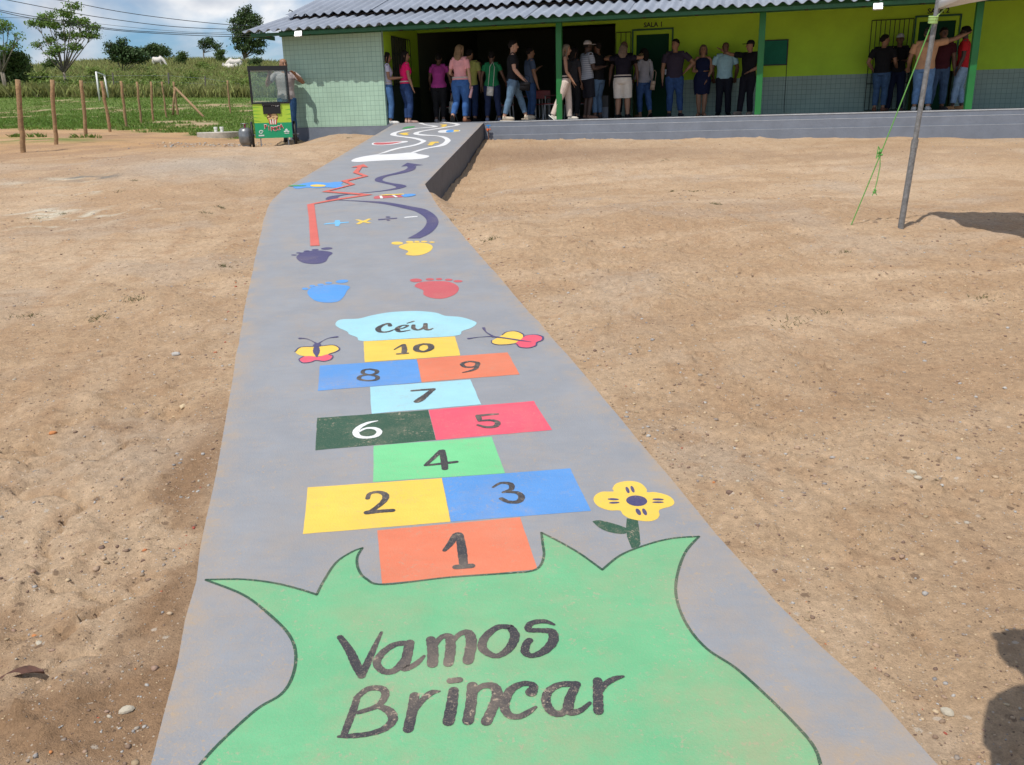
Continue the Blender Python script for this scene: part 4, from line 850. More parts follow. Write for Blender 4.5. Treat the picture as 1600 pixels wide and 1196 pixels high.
# ------------------------------------------------------------------ things on the front
def local_thing(name, label, cat, u, v, z, rz=0, group=None):
    return thing(name, label, cat, bw(u, v, z), -TH+rz, group)
nb = local_thing('noticeboard', 'small dark green felt noticeboard on the lime wall right of a column', 'noticeboard', 6.15, D2, 1.38)
part('board', mat('green_felt', (.012, .17, .10), .9, var=.15), lambda mb: mb.box((-.30, -.028, -.26), (.30, -.002, .26)), nb)
part('frame', M_BLK, lambda mb: (mb.box((.301, -.035, -.27), (.325, -.002, .285)), mb.box((-.325, -.035, -.27), (-.301, -.002, .285)), mb.box((-.30, -.035, .261), (.30, -.002, .285)), mb.box((-.30, -.035, -.285), (.325, -.002, -.261))), nb)
cd = local_thing('conduit', 'thin black cable running down the wall under the noticeboard', 'cable', 6.47, D2-.01, 0)
cd.empty_display_size = .05
part('cable_run', M_BLK, lambda mb: mb.tube([(0, 0, 1.1), (0, 0, .15), (.01, -.01, .02)], .007, 6), cd)
M_LED = mat('lit_led', (1, 1, 1), .4, emit=(1, .98, .94, 6.0)); M_WPL = mat('white_housing', (.6, .6, .6), .4)
for px, py, lb in ((466, 53, 'lit white floodlight under the eave of the tiled block'), (1372, 10, 'lit white floodlight under the veranda eave above the barred gate')):
    u_, z_2 = hitv(px, py, -.53); fl_ = local_thing('floodlight', lb, 'floodlight', u_, -.53, z_2, group='lit floodlights under the eave')
    Rx = Matrix.Rotation(math.radians(-25), 3, 'X')
    part('housing', M_WPL, lambda mb: mb.box((-.09, -.01, -.065), (.09, .03, .065), R=Rx), fl_, bevel=.006)
    part('lamp', M_LED, lambda mb: mb.box((-.078, -.014, -.053), (.078, -.0105, .053), R=Rx), fl_)
    part('bracket', M_BLK, lambda mb: mb.tube([(-.0, .02, .0), (0, .03, .09)], .008, 6), fl_)
# garden tap on the plinth
u_, z_2 = hitv(763, 198, -.12); tp_ = local_thing('garden_tap', 'blue handled tap on a thin standpipe beside the end of the ramp', 'tap', u_, -.12, z_2-.30)
part('pipe', mat('rusty_pipe', (.16, .06, .03), .7), lambda mb: mb.tube([(0, 0, -.12), (0, 0, .26)], .011, 8), tp_)
part('spout', mat('orange_valve', (.55, .12, .03), .5), lambda mb: (mb.tube([(0, 0, .24), (0, -.05, .245), (0, -.10, .20)], [.022, .02, .016], 8), mb.tube([(-.055, 0, .235), (.055, 0, .235)], .016, 8)), tp_)
part('handle', mat('blue_handle', (.03, .25, .65), .4), lambda mb: (mb.tube([(0, 0, .26), (0, 0, .31)], .012, 8), mb.box((-.045, -.012, .31), (.05, .012, .335))), tp_)
# grey carton and dark speaker by the door
bx = local_thing('storage_box', 'small grey box on the veranda floor beside the hall opening', 'box', 2.25, 1.55, 0)
part('carton', mat('grey_card', (.16, .17, .19), .8, var=.1), lambda mb: mb.box((-.14, -.1, 0), (.14, .1, .26)), bx, bevel=.008)
part('lid', mat('dark_lid', (.03, .03, .03), .6), lambda mb: mb.box((-.15, -.11, .261), (.15, .11, .52)), bx, bevel=.01)
# school chairs and tables
M_RED = mat('red_laminate', (.30, .012, .015), .35); M_LEG = mat('pale_tube', (.50, .50, .50), .35, metal=.3)
def chair(u, v, rz, lb):
    t = local_thing('school_chair', lb, 'chair', u, v, 0, rz, 'red school chairs in the hall opening')
    part('seat', M_RED, lambda mb: mb.box((-.19, -.18, .36), (.19, .19, .378)), t, bevel=.006)
    part('backrest', M_RED, lambda mb: mb.box((-.19, .165, .50), (.19, .183, .70)), t, bevel=.006)
    for s in (-1, 1):
        part('leg', M_LEG, lambda mb: mb.tube([(s*.18, -.17, 0), (s*.175, -.13, .35), (s*.175, .13, .35), (s*.175, .20, .5), (s*.175, .20, .70)], .013, 6), t)
        part('leg', M_LEG, lambda mb: mb.tube([(s*.18, .22, 0), (s*.175, .1, .345)], .013, 6), t)
    return t
for u, v, rz, lb in ((-.15, 1.6, PI*.5, 'red school chair left of the woman in green'), (.68, 2.1, PI*.05, 'red school chair seen behind the striding man in black'), (.98, 1.5, -PI*.45, 'red school chair between the striding man and the table end'), (1.62, 2.3, -PI*.5, 'red school chair at the right end of the table'), (1.25, 3.1, PI*.02, 'red school chair tucked in behind the table'), (-1.75, 1.9, -PI*.5, 'red school chair behind the woman in pink and jeans')):
    chair(u, v, rz, lb)
def table(u, v, lb):
    t = local_thing('school_table', lb, 'table', u, v, 0, .05, 'low school tables in the hall')
    part('table_top', mat('table_laminate', (.20, .06, .05), .4), lambda mb: mb.box((-.42, -.28, .56), (.42, .28, .585)), t, bevel=.006)
    for s in (-1, 1):
        for q in (-1, 1): part('leg', M_LEG, lambda mb: mb.tube([(s*.38, q*.24, 0), (s*.38, q*.24, .56)], .016, 6), t)
table(1.12, 2.35, 'low school table with pale legs beside the green column'); table(.15, 2.6, 'low school table behind the woman in green')
# ------------------------------------------------------------------ popcorn cart
cg = gsample(cart_p[0], cart_p[1])
ct_ = thing('popcorn_cart', 'green and yellow popcorn cart with a black framed glass box and two wheels', 'cart', (cart_p[0], cart_p[1], cg), math.radians(16))
M_YG = mat('yellow_green_banner', (.42, .62, .05), .5, var=.05); M_TG = mat('teal_green_banner', (.01, .32, .14), .5, var=.06); M_GLS = mat('cart_glass', (.85, .9, .88), .05, trans=0); 
g_ = M_GLS.node_tree; g1_ = g_.nodes.new('ShaderNodeBsdfTransparent'); g2_ = g_.nodes.new('ShaderNodeBsdfGlossy'); g2_.inputs['Roughness'].default_value = .05; g3_ = g_.nodes.new('ShaderNodeMixShader'); g3_.inputs[0].default_value = .06; g1_.inputs[0].default_value = (.93, .96, .95, 1)
g_.links.new(g1_.outputs[0], g3_.inputs[1]); g_.links.new(g2_.outputs[0], g3_.inputs[2]); g_.links.new(g3_.outputs[0], g_.nodes['Material Output'].inputs[0])
W2 = .40; DP = .46
part('body', mat('cart_sheet', (.05, .05, .05), .5), lambda mb: mb.box((-W2, -DP/2+.004, .26), (W2, DP/2, .93)), ct_)
part('banner', M_YG, lambda mb: mb.box((-W2-.004, -DP/2-.008, .53), (W2+.004, -DP/2+.003, .935)), ct_, label='yellow green upper half of the printed banner')
part('banner', M_TG, lambda mb: mb.box((-W2-.004, -DP/2-.008, .20), (W2+.004, -DP/2+.003, .529)), ct_, label='teal green lower half of the printed banner')
part('banner_rays', mat('banner_rays_green', (.16, .45, .04), .5), lambda mb: [mb.add([(-W2, -DP/2-.0095, z), (-W2+.17, -DP/2-.0095, z+.03*(z-.7)*4), (-W2, -DP/2-.0095, z+.022)], [(0, 1, 2)]) for z in (.57, .64, .71, .78, .85)]+[mb.add([(W2, -DP/2-.0095, z), (W2, -DP/2-.0095, z+.022), (W2-.12, -DP/2-.0095, z)], [(0, 1, 2)]) for z in (.6, .7, .8)], ct_)
yl = -DP/2-.011
lg = part('emblem', mat('emblem_red', (.55, .06, .04), .5), lambda mb: mb.add([(-.10, yl, .62), (.10, yl, .62), (.078, yl, .495), (-.078, yl, .495)], [(0, 1, 2, 3)]), ct_, label='printed tub of popcorn')
part('tub_stripe', mat('emblem_white', (.8, .78, .7), .5), lambda mb: [mb.add([(x-.016, yl-.001, .62), (x+.016, yl-.001, .62), (x*.75+.012, yl-.001, .495), (x*.75-.012, yl-.001, .495)], [(0, 1, 2, 3)]) for x in (-.06, 0, .06)], lg)
def f(mb):
    for i in range(26):
        a = random.random()*6.28; r = .095*math.sqrt(random.random()); mb.ball((r*math.cos(a), yl-.001, .655+.7*r*math.sin(a)), .026, .004, .024, 8, 5)
part('popcorn', mat('popcorn_cream', (.62, .42, .20), .7, island=.35), f, lg)
part('popcorn', mat('popcorn_rim', (.16, .06, .03), .7), lambda mb: mb.ball((0, yl+.001, .655), .125, .002, .098, 16, 8), lg)
for i, ch in enumerate('PIPOCA'):
    x = -.1725+.069*i; text('letter', ch, .14, (x, yl-.004, .405-.055*(1-(abs(x)/.175)**2)), mat('letter_white%d' % i, (.8, .75, .72), .5), ct_, rx=PI/2, ext=.001)
    o = text('letter', ch, .112, (x, yl-.007, .414-.055*(1-(abs(x)/.175)**2)), mat('letter_red%d' % i, (.45, .03, .04), .5), ct_, rx=PI/2, ext=.001)
for s, (cx_, cz_) in ((-1, (-.28, .33)), (1, (.28, .36))):
    lg2 = part('emblem', mat('emblem_pale%d' % s, (.62, .68, .66), .5), (lambda mb: (mb.tube([(cx_+.05*math.cos(a)*(1-a*.09), yl, cz_+.045*math.sin(a)*(1-a*.09)) for a in np.linspace(.3, 7.2, 22)], .010, 5, flat=.3), mb.box((cx_-.06, yl-.002, cz_-.085), (cx_+.06, yl+.001, cz_-.055)))) if s < 0 else (lambda mb: (mb.ball((cx_, yl, cz_), .028, .003, .035, 10, 6), mb.ball((cx_-.035, yl, cz_-.03), .028, .003, .02, 10, 6), mb.ball((cx_+.035, yl, cz_-.03), .028, .003, .02, 10, 6), mb.box((cx_-.05, yl-.002, cz_-.075), (cx_+.05, yl+.001, cz_-.06)))), ct_, label='small pale printed swirl' if s < 0 else 'small pale printed crest')
part('counter_cloth', mat('black_cloth', (.012, .012, .014), .8), lambda mb: (mb.box((-.19, yl-.02, .72), (.19, yl+.002, .93)), mb.box((-.20, yl-.03, .90), (.20, yl+.05, .952))), ct_)
part('cloth_stain', M_WPL, lambda mb: [mb.box((x, yl-.024, .885+random.uniform(-.01, .01)), (x+random.uniform(.01, .03), yl-.0205, .905+random.uniform(-.01, .02))) for x in (-.18, .0, .03, .06, .09, .12, .15)], ct_)
fr = MB()
for s in (-1, 1):
    for q in (-1, 1): fr.box((s*(W2-.0)-.022, q*DP/2-.022, .936), (s*(W2-.0)+.022, q*DP/2+.022, 1.70))
fr.box((-W2-.03, -DP/2-.03, 1.64), (W2+.03, DP/2+.03, 1.735)); fr.box((-W2-.02, -DP/2-.024, .937), (W2+.02, -DP/2+.02, .97))
fr.build('glass_box_frame', mat('cart_black', (.012, .012, .012), .4), ct_)
part('glass', M_GLS, lambda mb: (mb.box((-W2+.023, -DP/2-.002, .971), (W2-.023, -DP/2+.002, 1.639)), mb.box((-W2+.023, DP/2-.004, .971), (W2-.023, DP/2-.001, 1.639)), mb.box((-W2-.002, -DP/2+.023, .971), (-W2+.002, DP/2-.023, 1.639)), mb.box((W2-.002, -DP/2+.023, .971), (W2+.002, DP/2-.023, 1.639))), ct_)
for s in (-1, 1):
    wh = part('wheel', mat('tyre%d' % s, (.010, .010, .010), .6), lambda mb: mb.tube([(s*(W2+.07), .27*math.cos(a), .27+.27*math.sin(a)) for a in np.linspace(0, 2*PI, 33)], .028, 8), ct_)
    def f(mb):
        for k in range(12): a = 2*PI*k/12; mb.tube([(s*(W2+.07), 0, .27), (s*(W2+.07), .25*math.cos(a), .27+.25*math.sin(a))], .004, 5)
        mb.tube([(s*(W2+.01), 0, .27), (s*(W2+.16), 0, .27)], .016, 8)
    part('spokes', M_SILV, f, wh)
    part('stand_leg', M_SILV, lambda mb: mb.tube([(s*.30, -.14, .26), (s*.305, -.16, .02)], .012, 6), ct_)
part('push_bar', M_BLK, lambda mb: mb.tube([(-.3, DP/2, .9), (-.3, DP/2+.22, .98), (.3, DP/2+.22, .98), (.3, DP/2, .9)], .014, 8), ct_)
# gas bottle
gp = at(386, 231, 20.35); gb = thing('gas_bottle', 'grey steel gas bottle standing left of the popcorn cart', 'gas bottle', (gp[0], gp[1], gsample(gp[0], gp[1])+.02)); gb.scale = (.86, .86, .95)
M_GAS = mat('gas_bottle_paint', (.20, .21, .215), .4, metal=.55, var=.3, vscale=6)
def lathe(mb, prof_, n=24, c=(0, 0)):
    mb.loft([((c[0], c[1], z), (r, 0, 0), (0, r, 0)) for r, z in prof_], n)
part('tank', M_GAS, lambda mb: lathe(mb, [(.09, .03), (.14, .05), (.172, .11), (.178, .2), (.180, .235), (.180, .245), (.178, .25), (.175, .34), (.15, .40), (.09, .43), (.03, .44)]), gb, smooth=True)
part('collar', M_GAS, lambda mb: (mb.tube([(.095*math.cos(a), .095*math.sin(a), .53) for a in np.linspace(0, 2*PI, 25)], .01, 6), [mb.box((-.012, -.004, 0), (.012, .004, .11), R=Matrix.Rotation(a, 3, 'Z'), T=(.092*math.cos(a+PI/2), .092*math.sin(a+PI/2), .425)) for a in (0, PI/2, PI, 1.5*PI)]), gb)
part('foot_ring', M_GAS, lambda mb: lathe(mb, [(.12, -.02), (.12, .045), (.11, .046)]), gb)
part('valve', mat('red_valve', (.30, .03, .02), .5), lambda mb: (mb.tube([(0, 0, .44), (0, 0, .50)], .02, 8), mb.ball((0, 0, .51), .035, .035, .018)), gb)
# concrete cover with two capped pipes
sp_ = at(341, 213, 27.0); cz = gsample(sp_[0], sp_[1]); cv = thing('concrete_cover', 'round pale concrete cover with two white capped pipes at the field edge', 'concrete cover', (sp_[0], sp_[1], cz))
part('slab', mat('worn_concrete', (.42, .39, .34), .9, var=.25, vscale=5), lambda mb: lathe(mb, [(.60, -.1), (.60, .13), (.58, .15)], 36), cv)
for x in (-.02, .16): part('pipe', mat('white_pvc%d' % (x > 0), (.75, .75, .70), .5), lambda mb: lathe(mb, [(.045, .151), (.045, .24), (.055, .241), (.055, .29), (.045, .295)], 16, (x, -.1)), cv)
# ------------------------------------------------------------------ marquee corner at the right
M_CAN = mat('white_canvas', (.74, .74, .73), .8, var=.06, vscale=2); M_POLE = mat('galvanised_pole', (.23, .225, .22), .5, metal=.55, var=.35, vscale=30)
mb0 = ground_at(1407, 357); top0 = at(1467, -3, mb0[1]+.10)
def shadow_dir(p, q): a = ground_at(*p); b_ = ground_at(*q); d = (b_-a)[:2]; return d/np.linalg.norm(d)
e1 = shadow_dir((1450, 327), (1590, 329)); e2 = shadow_dir((1450, 329), (1590, 368))
mt = thing('marquee', 'white canvas marquee whose grey corner pole stands in the yard at the right', 'marquee', (mb0[0], mb0[1], mb0[2]))
off = np.array(mb0); S = 3.0
c0 = np.array(top0)-off; c1 = c0+np.array([*(e1*S), .42]); c2 = c0+np.array([*(e2*S), .3]); c3 = c1+c2-c0; apex = (c0+c3)/2+np.array([0, 0, .95])
cmb = MB(); nseg = 10
for a, b_ in ((c0, c1), (c1, c3), (c3, c2), (c2, c0)):
    base = len(cmb.v)
    for i in range(nseg+1):
        t = i/nseg; e = a+(b_-a)*t; sag = -.012*math.sin(PI*t)+.10*t*(t<.3)*0; row = []
        for j in range(7): s_ = j/6; q = e+(apex-e)*s_; q = q+np.array([0, 0, sag*(1-s_)-.05*math.sin(PI*s_)]); cmb.v.append(tuple(q))
        cmb.v.append(tuple(e+np.array([0, 0, sag-.0])+ (e-(c0+c3)/2)*.004)); cmb.v.append(tuple(e+np.array([0, 0, sag-.085-.01*math.cos(t*20)])+(e-(c0+c3)/2)*.006))
    for i in range(nseg):
        for j in range(6): q = base+i*9+j; cmb.f.append((q, q+9, q+10, q+1)); cmb.m.append(0)
        q = base+i*9+7; cmb.f.append((q, q+1, q+10, q+9)); cmb.m.append(0)
o = cmb.build('canopy', M_CAN, mt, smooth=True); sdm = o.modifiers.new('t', 'SOLIDIFY'); sdm.thickness = .004
for c in (c0, c1, c2, c3):
    gpx = gsample(c[0]+off[0], c[1]+off[1])-off[2]
    foot_ = np.array([0, 0, 0.]) if c is c0 else np.array([c[0], c[1], gpx])
    pl_ = part('pole', M_POLE, lambda mb: (mb.tube([foot_-[0, 0, .02], foot_*.62+c*.38], .027, 12), mb.tube([foot_*.62+c*.38, c], .022, 12)), mt)
    part('collar', M_POLE, lambda mb: mb.tube([foot_*.64+c*.36, foot_*.60+c*.40], .030, 12), pl_)
part('ridge_frame', M_POLE, lambda mb: [mb.tube([a+np.array([0, 0, -.02]), b_+np.array([0, 0, -.03])], .012, 8) for a, b_ in ((c0, c1), (c1, c3), (c3, c2), (c2, c0))]+[mb.tube([a, apex-[0, 0, .05]], .012, 8) for a in (c0, c1, c2, c3)], mt)
# guy rope
rb = ground_at(1330, 352); u1 = np.array(at(1458, 32, mb0[1]+.06))
rp = thing('guy_rope', 'thin green guy rope tied from the marquee pole to the ground, with knotted tail', 'rope', rb)
M_ROPE = mat('green_rope', (.13, .36, .08), .8); M_ROPEP = mat('pale_green_rope', (.30, .45, .15), .8)

def lerp(a, b_, t): return np.array(a)*(1-t)+np.array(b_)*t
kn = lerp(rb, u1, .375)
part('cord', M_ROPE, lambda mb: mb.tube([lerp(rb, u1, t)-rb+np.array([0, 0, -.03*math.sin(PI*t)]) for t in np.linspace(0, 1, 12)], .0055, 6), rp)
def f(mb):
    for i in range(5): mb.ball(kn-rb+np.array([.012*math.sin(i*2), .01*math.cos(i*3), .014*i-.03]), .014, .014, .010, 8, 6)
    mb.tube([kn-rb+np.array(d) for d in ((0, 0, 0), (-.03, 0, -.05), (-.02, 0, .06), (0, 0, .02))], .005, 6)
part('knot', M_ROPE, f, rp)
def f(mb):
    mb.tube([kn-rb, kn-rb+np.array([.012, 0, -.12]), kn-rb+np.array([-.002, .0, -.25]), kn-rb+np.array([-.016, 0, -.33])], .0045, 6)
    for i in range(4): mb.ball(kn-rb+np.array([-.016+.008*math.sin(i*2), 0, -.33-.010*i]), .012, .012, .009, 8, 6)
    mb.tube([kn-rb+np.array(d) for d in ((-.016, 0, -.34), (-.035, 0, -.385))], .004, 5); mb.tube([kn-rb+np.array(d) for d in ((-.016, 0, -.34), (.006, 0, -.38))], .004, 5)
part('tail', M_ROPE, f, rp)
def f(mb):
    q = u1-rb
    for i in range(5): mb.tube([q+np.array([.035*math.cos(a), .035*math.sin(a), -.02+.012*i+.006*math.sin(a)]) for a in np.linspace(0, 6.28, 13)], .006, 5)
    mb.tube([q, q+np.array([.10, 0, .10])], .005, 5)
part('lashing', M_ROPEP, f, rp)
# ------------------------------------------------------------------ trees, shrubs, grass
M_BARK = mat('grey_bark', (.20, .17, .13), .9, var=.3, vscale=8)
M_LF = [leafmat('bright_leaves', (.16, .25, .050)), leafmat('dark_leaves', (.068, .110, .034), tr=.2), leafmat('olive_leaves', (.10, .15, .042)), leafmat('shrub_leaves', (.19, .25, .055)), leafmat('deep_leaves', (.055, .095, .028), tr=.15)]
def leaves(P, n, size, spread):
    """P: clump centres, n leaves around each"""
    N = len(P)*n; c = np.repeat(P, n, 0)+rng.normal(0, 1, (N, 3))*spread*np.array([1, 1, .6])
    a = rng.normal(0, 1, (N, 3)); a /= np.linalg.norm(a, axis=1)[:, None]; b = rng.normal(0, 1, (N, 3)); b -= a*(a*b).sum(1)[:, None]; b /= np.linalg.norm(b, axis=1)[:, None]
    s = (size*rng.uniform(.5, 1.3, N))[:, None]
    V = np.stack([c-a*s, c+b*s*.45, c+a*s, c-b*s*.45], 1).reshape(-1, 3); F = np.arange(N*4).reshape(-1, 4); return V, F
def tree(name, label, cat, base, blobs, nclump, nleaf, lsize, spread, ml, trunk_r, fork=.35, group=None, stems=1, limbs=True, flat=.55):
    base = np.array(base); t = thing(name, label, cat, base, 0, group); tk = MB(); tips = []
    for s in range(stems):
        lean = np.array([random.uniform(-.1, .1), random.uniform(-.1, .1), 0])*(s > 0)*6
        top = np.array([0, 0, fork])+lean*.3; tk.tube([lean*.05, top*.5+lean*.05, top], [trunk_r, trunk_r*.8, trunk_r*.65], 8)
        for i, (x, y, z, r) in enumerate(blobs):
            if i % stems != s: continue
            e = np.array([x, y, z]); m = top*.5+e*.5+np.array([random.uniform(-.15, .15), 0, random.uniform(-.2, .05)])*r
            if limbs: tk.tube([top-(0, 0, .05), m, e], [trunk_r*.5, trunk_r*.3, trunk_r*.10], 6)
            if limbs:
                for q in range(5):
                    d = rng.normal(0, 1, 3); d = d/np.linalg.norm(d)*r*.8; d[2] = abs(d[2])*.6; k = m*.4+e*.6; tk.tube([k, e*.5+k*.5+d*.5, e+d], [trunk_r*.16, trunk_r*.09, .012], 5)
    tk.build('trunk', M_BARK, t, smooth=True)
    P = []
    for (x, y, z, r) in blobs:
        k = int(nclump*r*r/sum(b[3]**2 for b in blobs))+1; d = rng.normal(0, 1, (k, 3)); d /= np.linalg.norm(d, axis=1)[:, None]; d *= rng.uniform(.35, 1.0, (k, 1))**.6*r; d[:, 2] *= flat; P.append(d+[x, y, z])
    V, F = leaves(np.concatenate(P), nleaf, lsize, spread); fast_mesh('crown', V, F, ml, t); return t
def px_blobs(base, Y, lst):             # crown lobes surveyed from the photograph, in metres around the trunk foot
    r = []
    for px, py, rp in lst: p = at(px, py, Y); r.append((p[0]-base[0], random.uniform(-.5, .5)*rp*Y/1478, p[2]-base[2], rp*Y/1478))
    return r
def foot_pt(px, Y, sink=0.05):
    p = at(px, 150, Y); return np.array([p[0], Y, gsample(p[0], Y)-sink])
b = foot_pt(106, 64); tree('broadleaf_tree', 'tall spreading tree with feathery layered branches left of the field', 'tree', b, px_blobs(b, 64, [(113, 10, 9), (100, 22, 14), (70, 26, 13), (56, 38, 12), (84, 40, 15), (112, 34, 15), (130, 34, 10), (142, 42, 12), (128, 54, 14), (146, 56, 8), (100, 55, 13), (74, 62, 9), (56, 70, 8), (92, 76, 12), (116, 74, 12), (84, 84, 9)]), 170, 30, .10, .17, M_LF[0], .12, 1.5, stems=2, flat=.36)
b = foot_pt(12, 60); tree('broadleaf_tree', 'sparse pale tree cut by the left edge of the photo', 'tree', b, px_blobs(b, 60, [(5, 38, 10), (-6, 48, 12), (14, 44, 5), (-8, 62, 10), (26, 54, 5), (20, 72, 8), (4, 78, 10), (30, 60, 3), (-14, 30, 12)]), 75, 24, .09, .18, M_LF[0], .11, 1.6, stems=2)
b = foot_pt(20, 61); tree('broadleaf_tree', 'low dark dense tree under the sparse pale one at the left edge', 'tree', b, px_blobs(b, 61, [(24, 92, 14), (6, 96, 14), (34, 104, 10), (14, 112, 16), (30, 122, 9), (-8, 110, 14), (4, 132, 8), (22, 88, 9)]), 230, 30, .11, .20, M_LF[2], .09, .9)
b = foot_pt(388, 112); tree('broadleaf_tree', 'large dark round tree on the hill crest beside the school roof', 'tree', b, px_blobs(b, 112, [(380, 22, 11), (372, 34, 13), (392, 30, 14), (400, 44, 13), (380, 50, 15), (372, 62, 11), (396, 62, 14), (388, 74, 11), (404, 70, 9), (366, 46, 8), (412, 56, 6), (376, 72, 8), (402, 80, 7), (384, 14, 6)]), 240, 34, .15, .27, M_LF[1], .18, 1.0)
b = foot_pt(326, 112); tree('broadleaf_tree', 'small flat topped dark tree on the hill crest', 'tree', b, px_blobs(b, 112, [(320, 66, 7), (328, 66, 7), (336, 72, 8), (326, 60, 4), (316, 74, 4), (340, 78, 3), (322, 72, 6)]), 60, 22, .13, .22, M_LF[1], .10, 1.4)
b = foot_pt(196, 90); tree('dense_bush', 'large dark green bush standing before the hill crest', 'bush', b, px_blobs(b, 90, [(178, 80, 11), (190, 76, 12), (204, 80, 12), (216, 84, 9), (184, 90, 10), (200, 92, 11), (174, 70, 6), (212, 92, 10), (192, 66, 6), (226, 90, 6)]), 200, 30, .13, .23, M_LF[4], .1, .5)
b = foot_pt(240, 112); tree('dense_bush', 'bright dark green bush behind the grazing white cow', 'bush', b, px_blobs(b, 112, [(228, 78, 7), (238, 73, 8), (248, 76, 8), (258, 80, 7), (262, 84, 5), (234, 83, 8), (246, 84, 8)]), 120, 30, .14, .24, M_LF[1], .1, .5)
# individual shrubs that stand out of the slope
SHR = [(108, 132, 62, 20, 4, 'dark leafy shrub at the foot of the big feathery tree'), (40, 140, 61, 13, 4, 'dark shrub at the field edge under the low dark tree'), (130, 140, 62.5, 14, 4, 'dark shrub by the white goal post'),
       (326, 100, 90, 8, 3, 'round green shrub halfway up the slope left of centre'), (352, 80, 108, 4, 2, 'thin upright shrub on the crest left of the large round tree'), (374, 132, 63, 10, 2, 'rounded dark shrub behind the last fence post'), (290, 84, 104, 8, 2, 'spiky olive shrub on the crest left of the small flat topped tree'),
       (245, 120, 66, 8, 3, 'pale green shrub on the lower slope above the middle posts'), (232, 128, 63, 9, 3, 'yellow green shrub behind the leaning fence posts'), (62, 118, 64, 13, 3, 'bright shrub between the two left trees'), (158, 112, 68, 12, 3, 'light green shrub right of the big feathery tree'), (300, 118, 70, 7, 3, 'small pale shrub on the slope above the brace post'), (410, 112, 75, 9, 3, 'leafy shrub left of the popcorn cart frame'), (90, 96, 88, 8, 2, 'olive shrub on the crest left of the feathery trunk'), (46, 92, 92, 7, 2, 'small olive shrub on the crest at the far left'), (405, 94, 100, 8, 1, 'dark shrub at the foot of the large round tree')]
for px, py, Y, r, mi, lb in SHR:
    b = foot_pt(px, Y, .1); top = at(px, py, Y)[2]-b[2]; R = r*Y/1478
    bl = [(random.uniform(-.6, .6)*R, random.uniform(-.5, .5)*R, max(.25, top*f), R*random.uniform(.5, .8)) for f in (.25, .45, .6, .8, .95, .4)]
    tree('shrub', lb, 'shrub', b, bl, 110, 26, .11, .20, M_LF[mi], .04, .25, 'shrubs on the slope beyond the field')
def blades(name, n, sampler, h0, h1, wd, ml, label, bend=.35):
    xy = np.array([sampler() for _ in range(n)]); x = xy[:, 0]; y = xy[:, 1]
    i = np.clip(np.searchsorted(ys, y)-1, 0, rows-2); j = np.clip(np.searchsorted(xs, x)-1, 0, cols-2); fy = (y-ys[i])/(ys[i+1]-ys[i]); fx = (x-xs[j])/(xs[j+1]-xs[j])
    z = (GZ[i, j]*(1-fx)+GZ[i, j+1]*fx)*(1-fy)+(GZ[i+1, j]*(1-fx)+GZ[i+1, j+1]*fx)*fy
    G = (gm[i, j] > .25) | (y > 58); x, y, z = x[G], y[G], z[G]; n = len(x)
    h = rng.uniform(h0, h1, n)*(.6+.8*fbm(x, y, .5, 3, 4)); a = rng.uniform(0, 6.28, n); ww = wd*rng.uniform(.6, 1.4, n)
    dx, dy = np.cos(a), np.sin(a); bx_ = rng.normal(0, bend, n)*h; by = rng.normal(0, bend, n)*h
    V = np.stack([np.stack([x-dx*ww, y-dy*ww, z-.02], 1), np.stack([x+dx*ww, y+dy*ww, z-.02], 1), np.stack([x+bx_*.35+dx*ww*.7, y+by*.35+dy*ww*.7, z+h*.6], 1), np.stack([x+bx_, y+by, z+h], 1)], 1).reshape(-1, 3)
    o = fast_mesh(name, V, np.arange(4*n).reshape(-1, 4), ml); return tag(o, label, 'grass', kind='stuff')
def s_field():
    Y = 24+38*random.random()**1.3; return random.uniform(-.64, -.20)*Y-.5, Y
def s_hill():
    Y = 59+62*random.random()**1.25; return random.uniform(-.70, -.16)*Y, Y
M_GR = leafmat('field_grass', (.15, .235, .040), .3, .3); M_TG = leafmat('tall_grass_blades', (.33, .34, .12), .35, .35)
blades('field_grass', 80000, s_field, .035, .10, .014, M_GR, 'short green grass covering the level field behind the posts', .5)
blades('tall_grass', 150000, s_hill, .30, .95, .024, M_TG, 'tall yellow green grass over the slope and crest of the hill', .3)
def undergrowth():
    P = []
    for _ in range(3600):
        Y = 60+36*random.random()**1.8; x = random.uniform(-.68, -.18)*Y
        if vnoise(np.array([x*.35]), np.array([Y*.35]), 5)[0] < .36: continue
        z = gsample(x, Y); k = random.randint(1, 3)
        for q in range(k): P.append((x+random.gauss(0, .25), Y+random.gauss(0, .2), z+.25+.30*q))
    V, F = leaves(np.array(P), 16, .10, .20); o = fast_mesh('undergrowth', V, F, [M_LF[3]]); tag(o, 'leafy weeds mixed through the foot of the grassy hill', 'undergrowth', kind='stuff')
undergrowth()
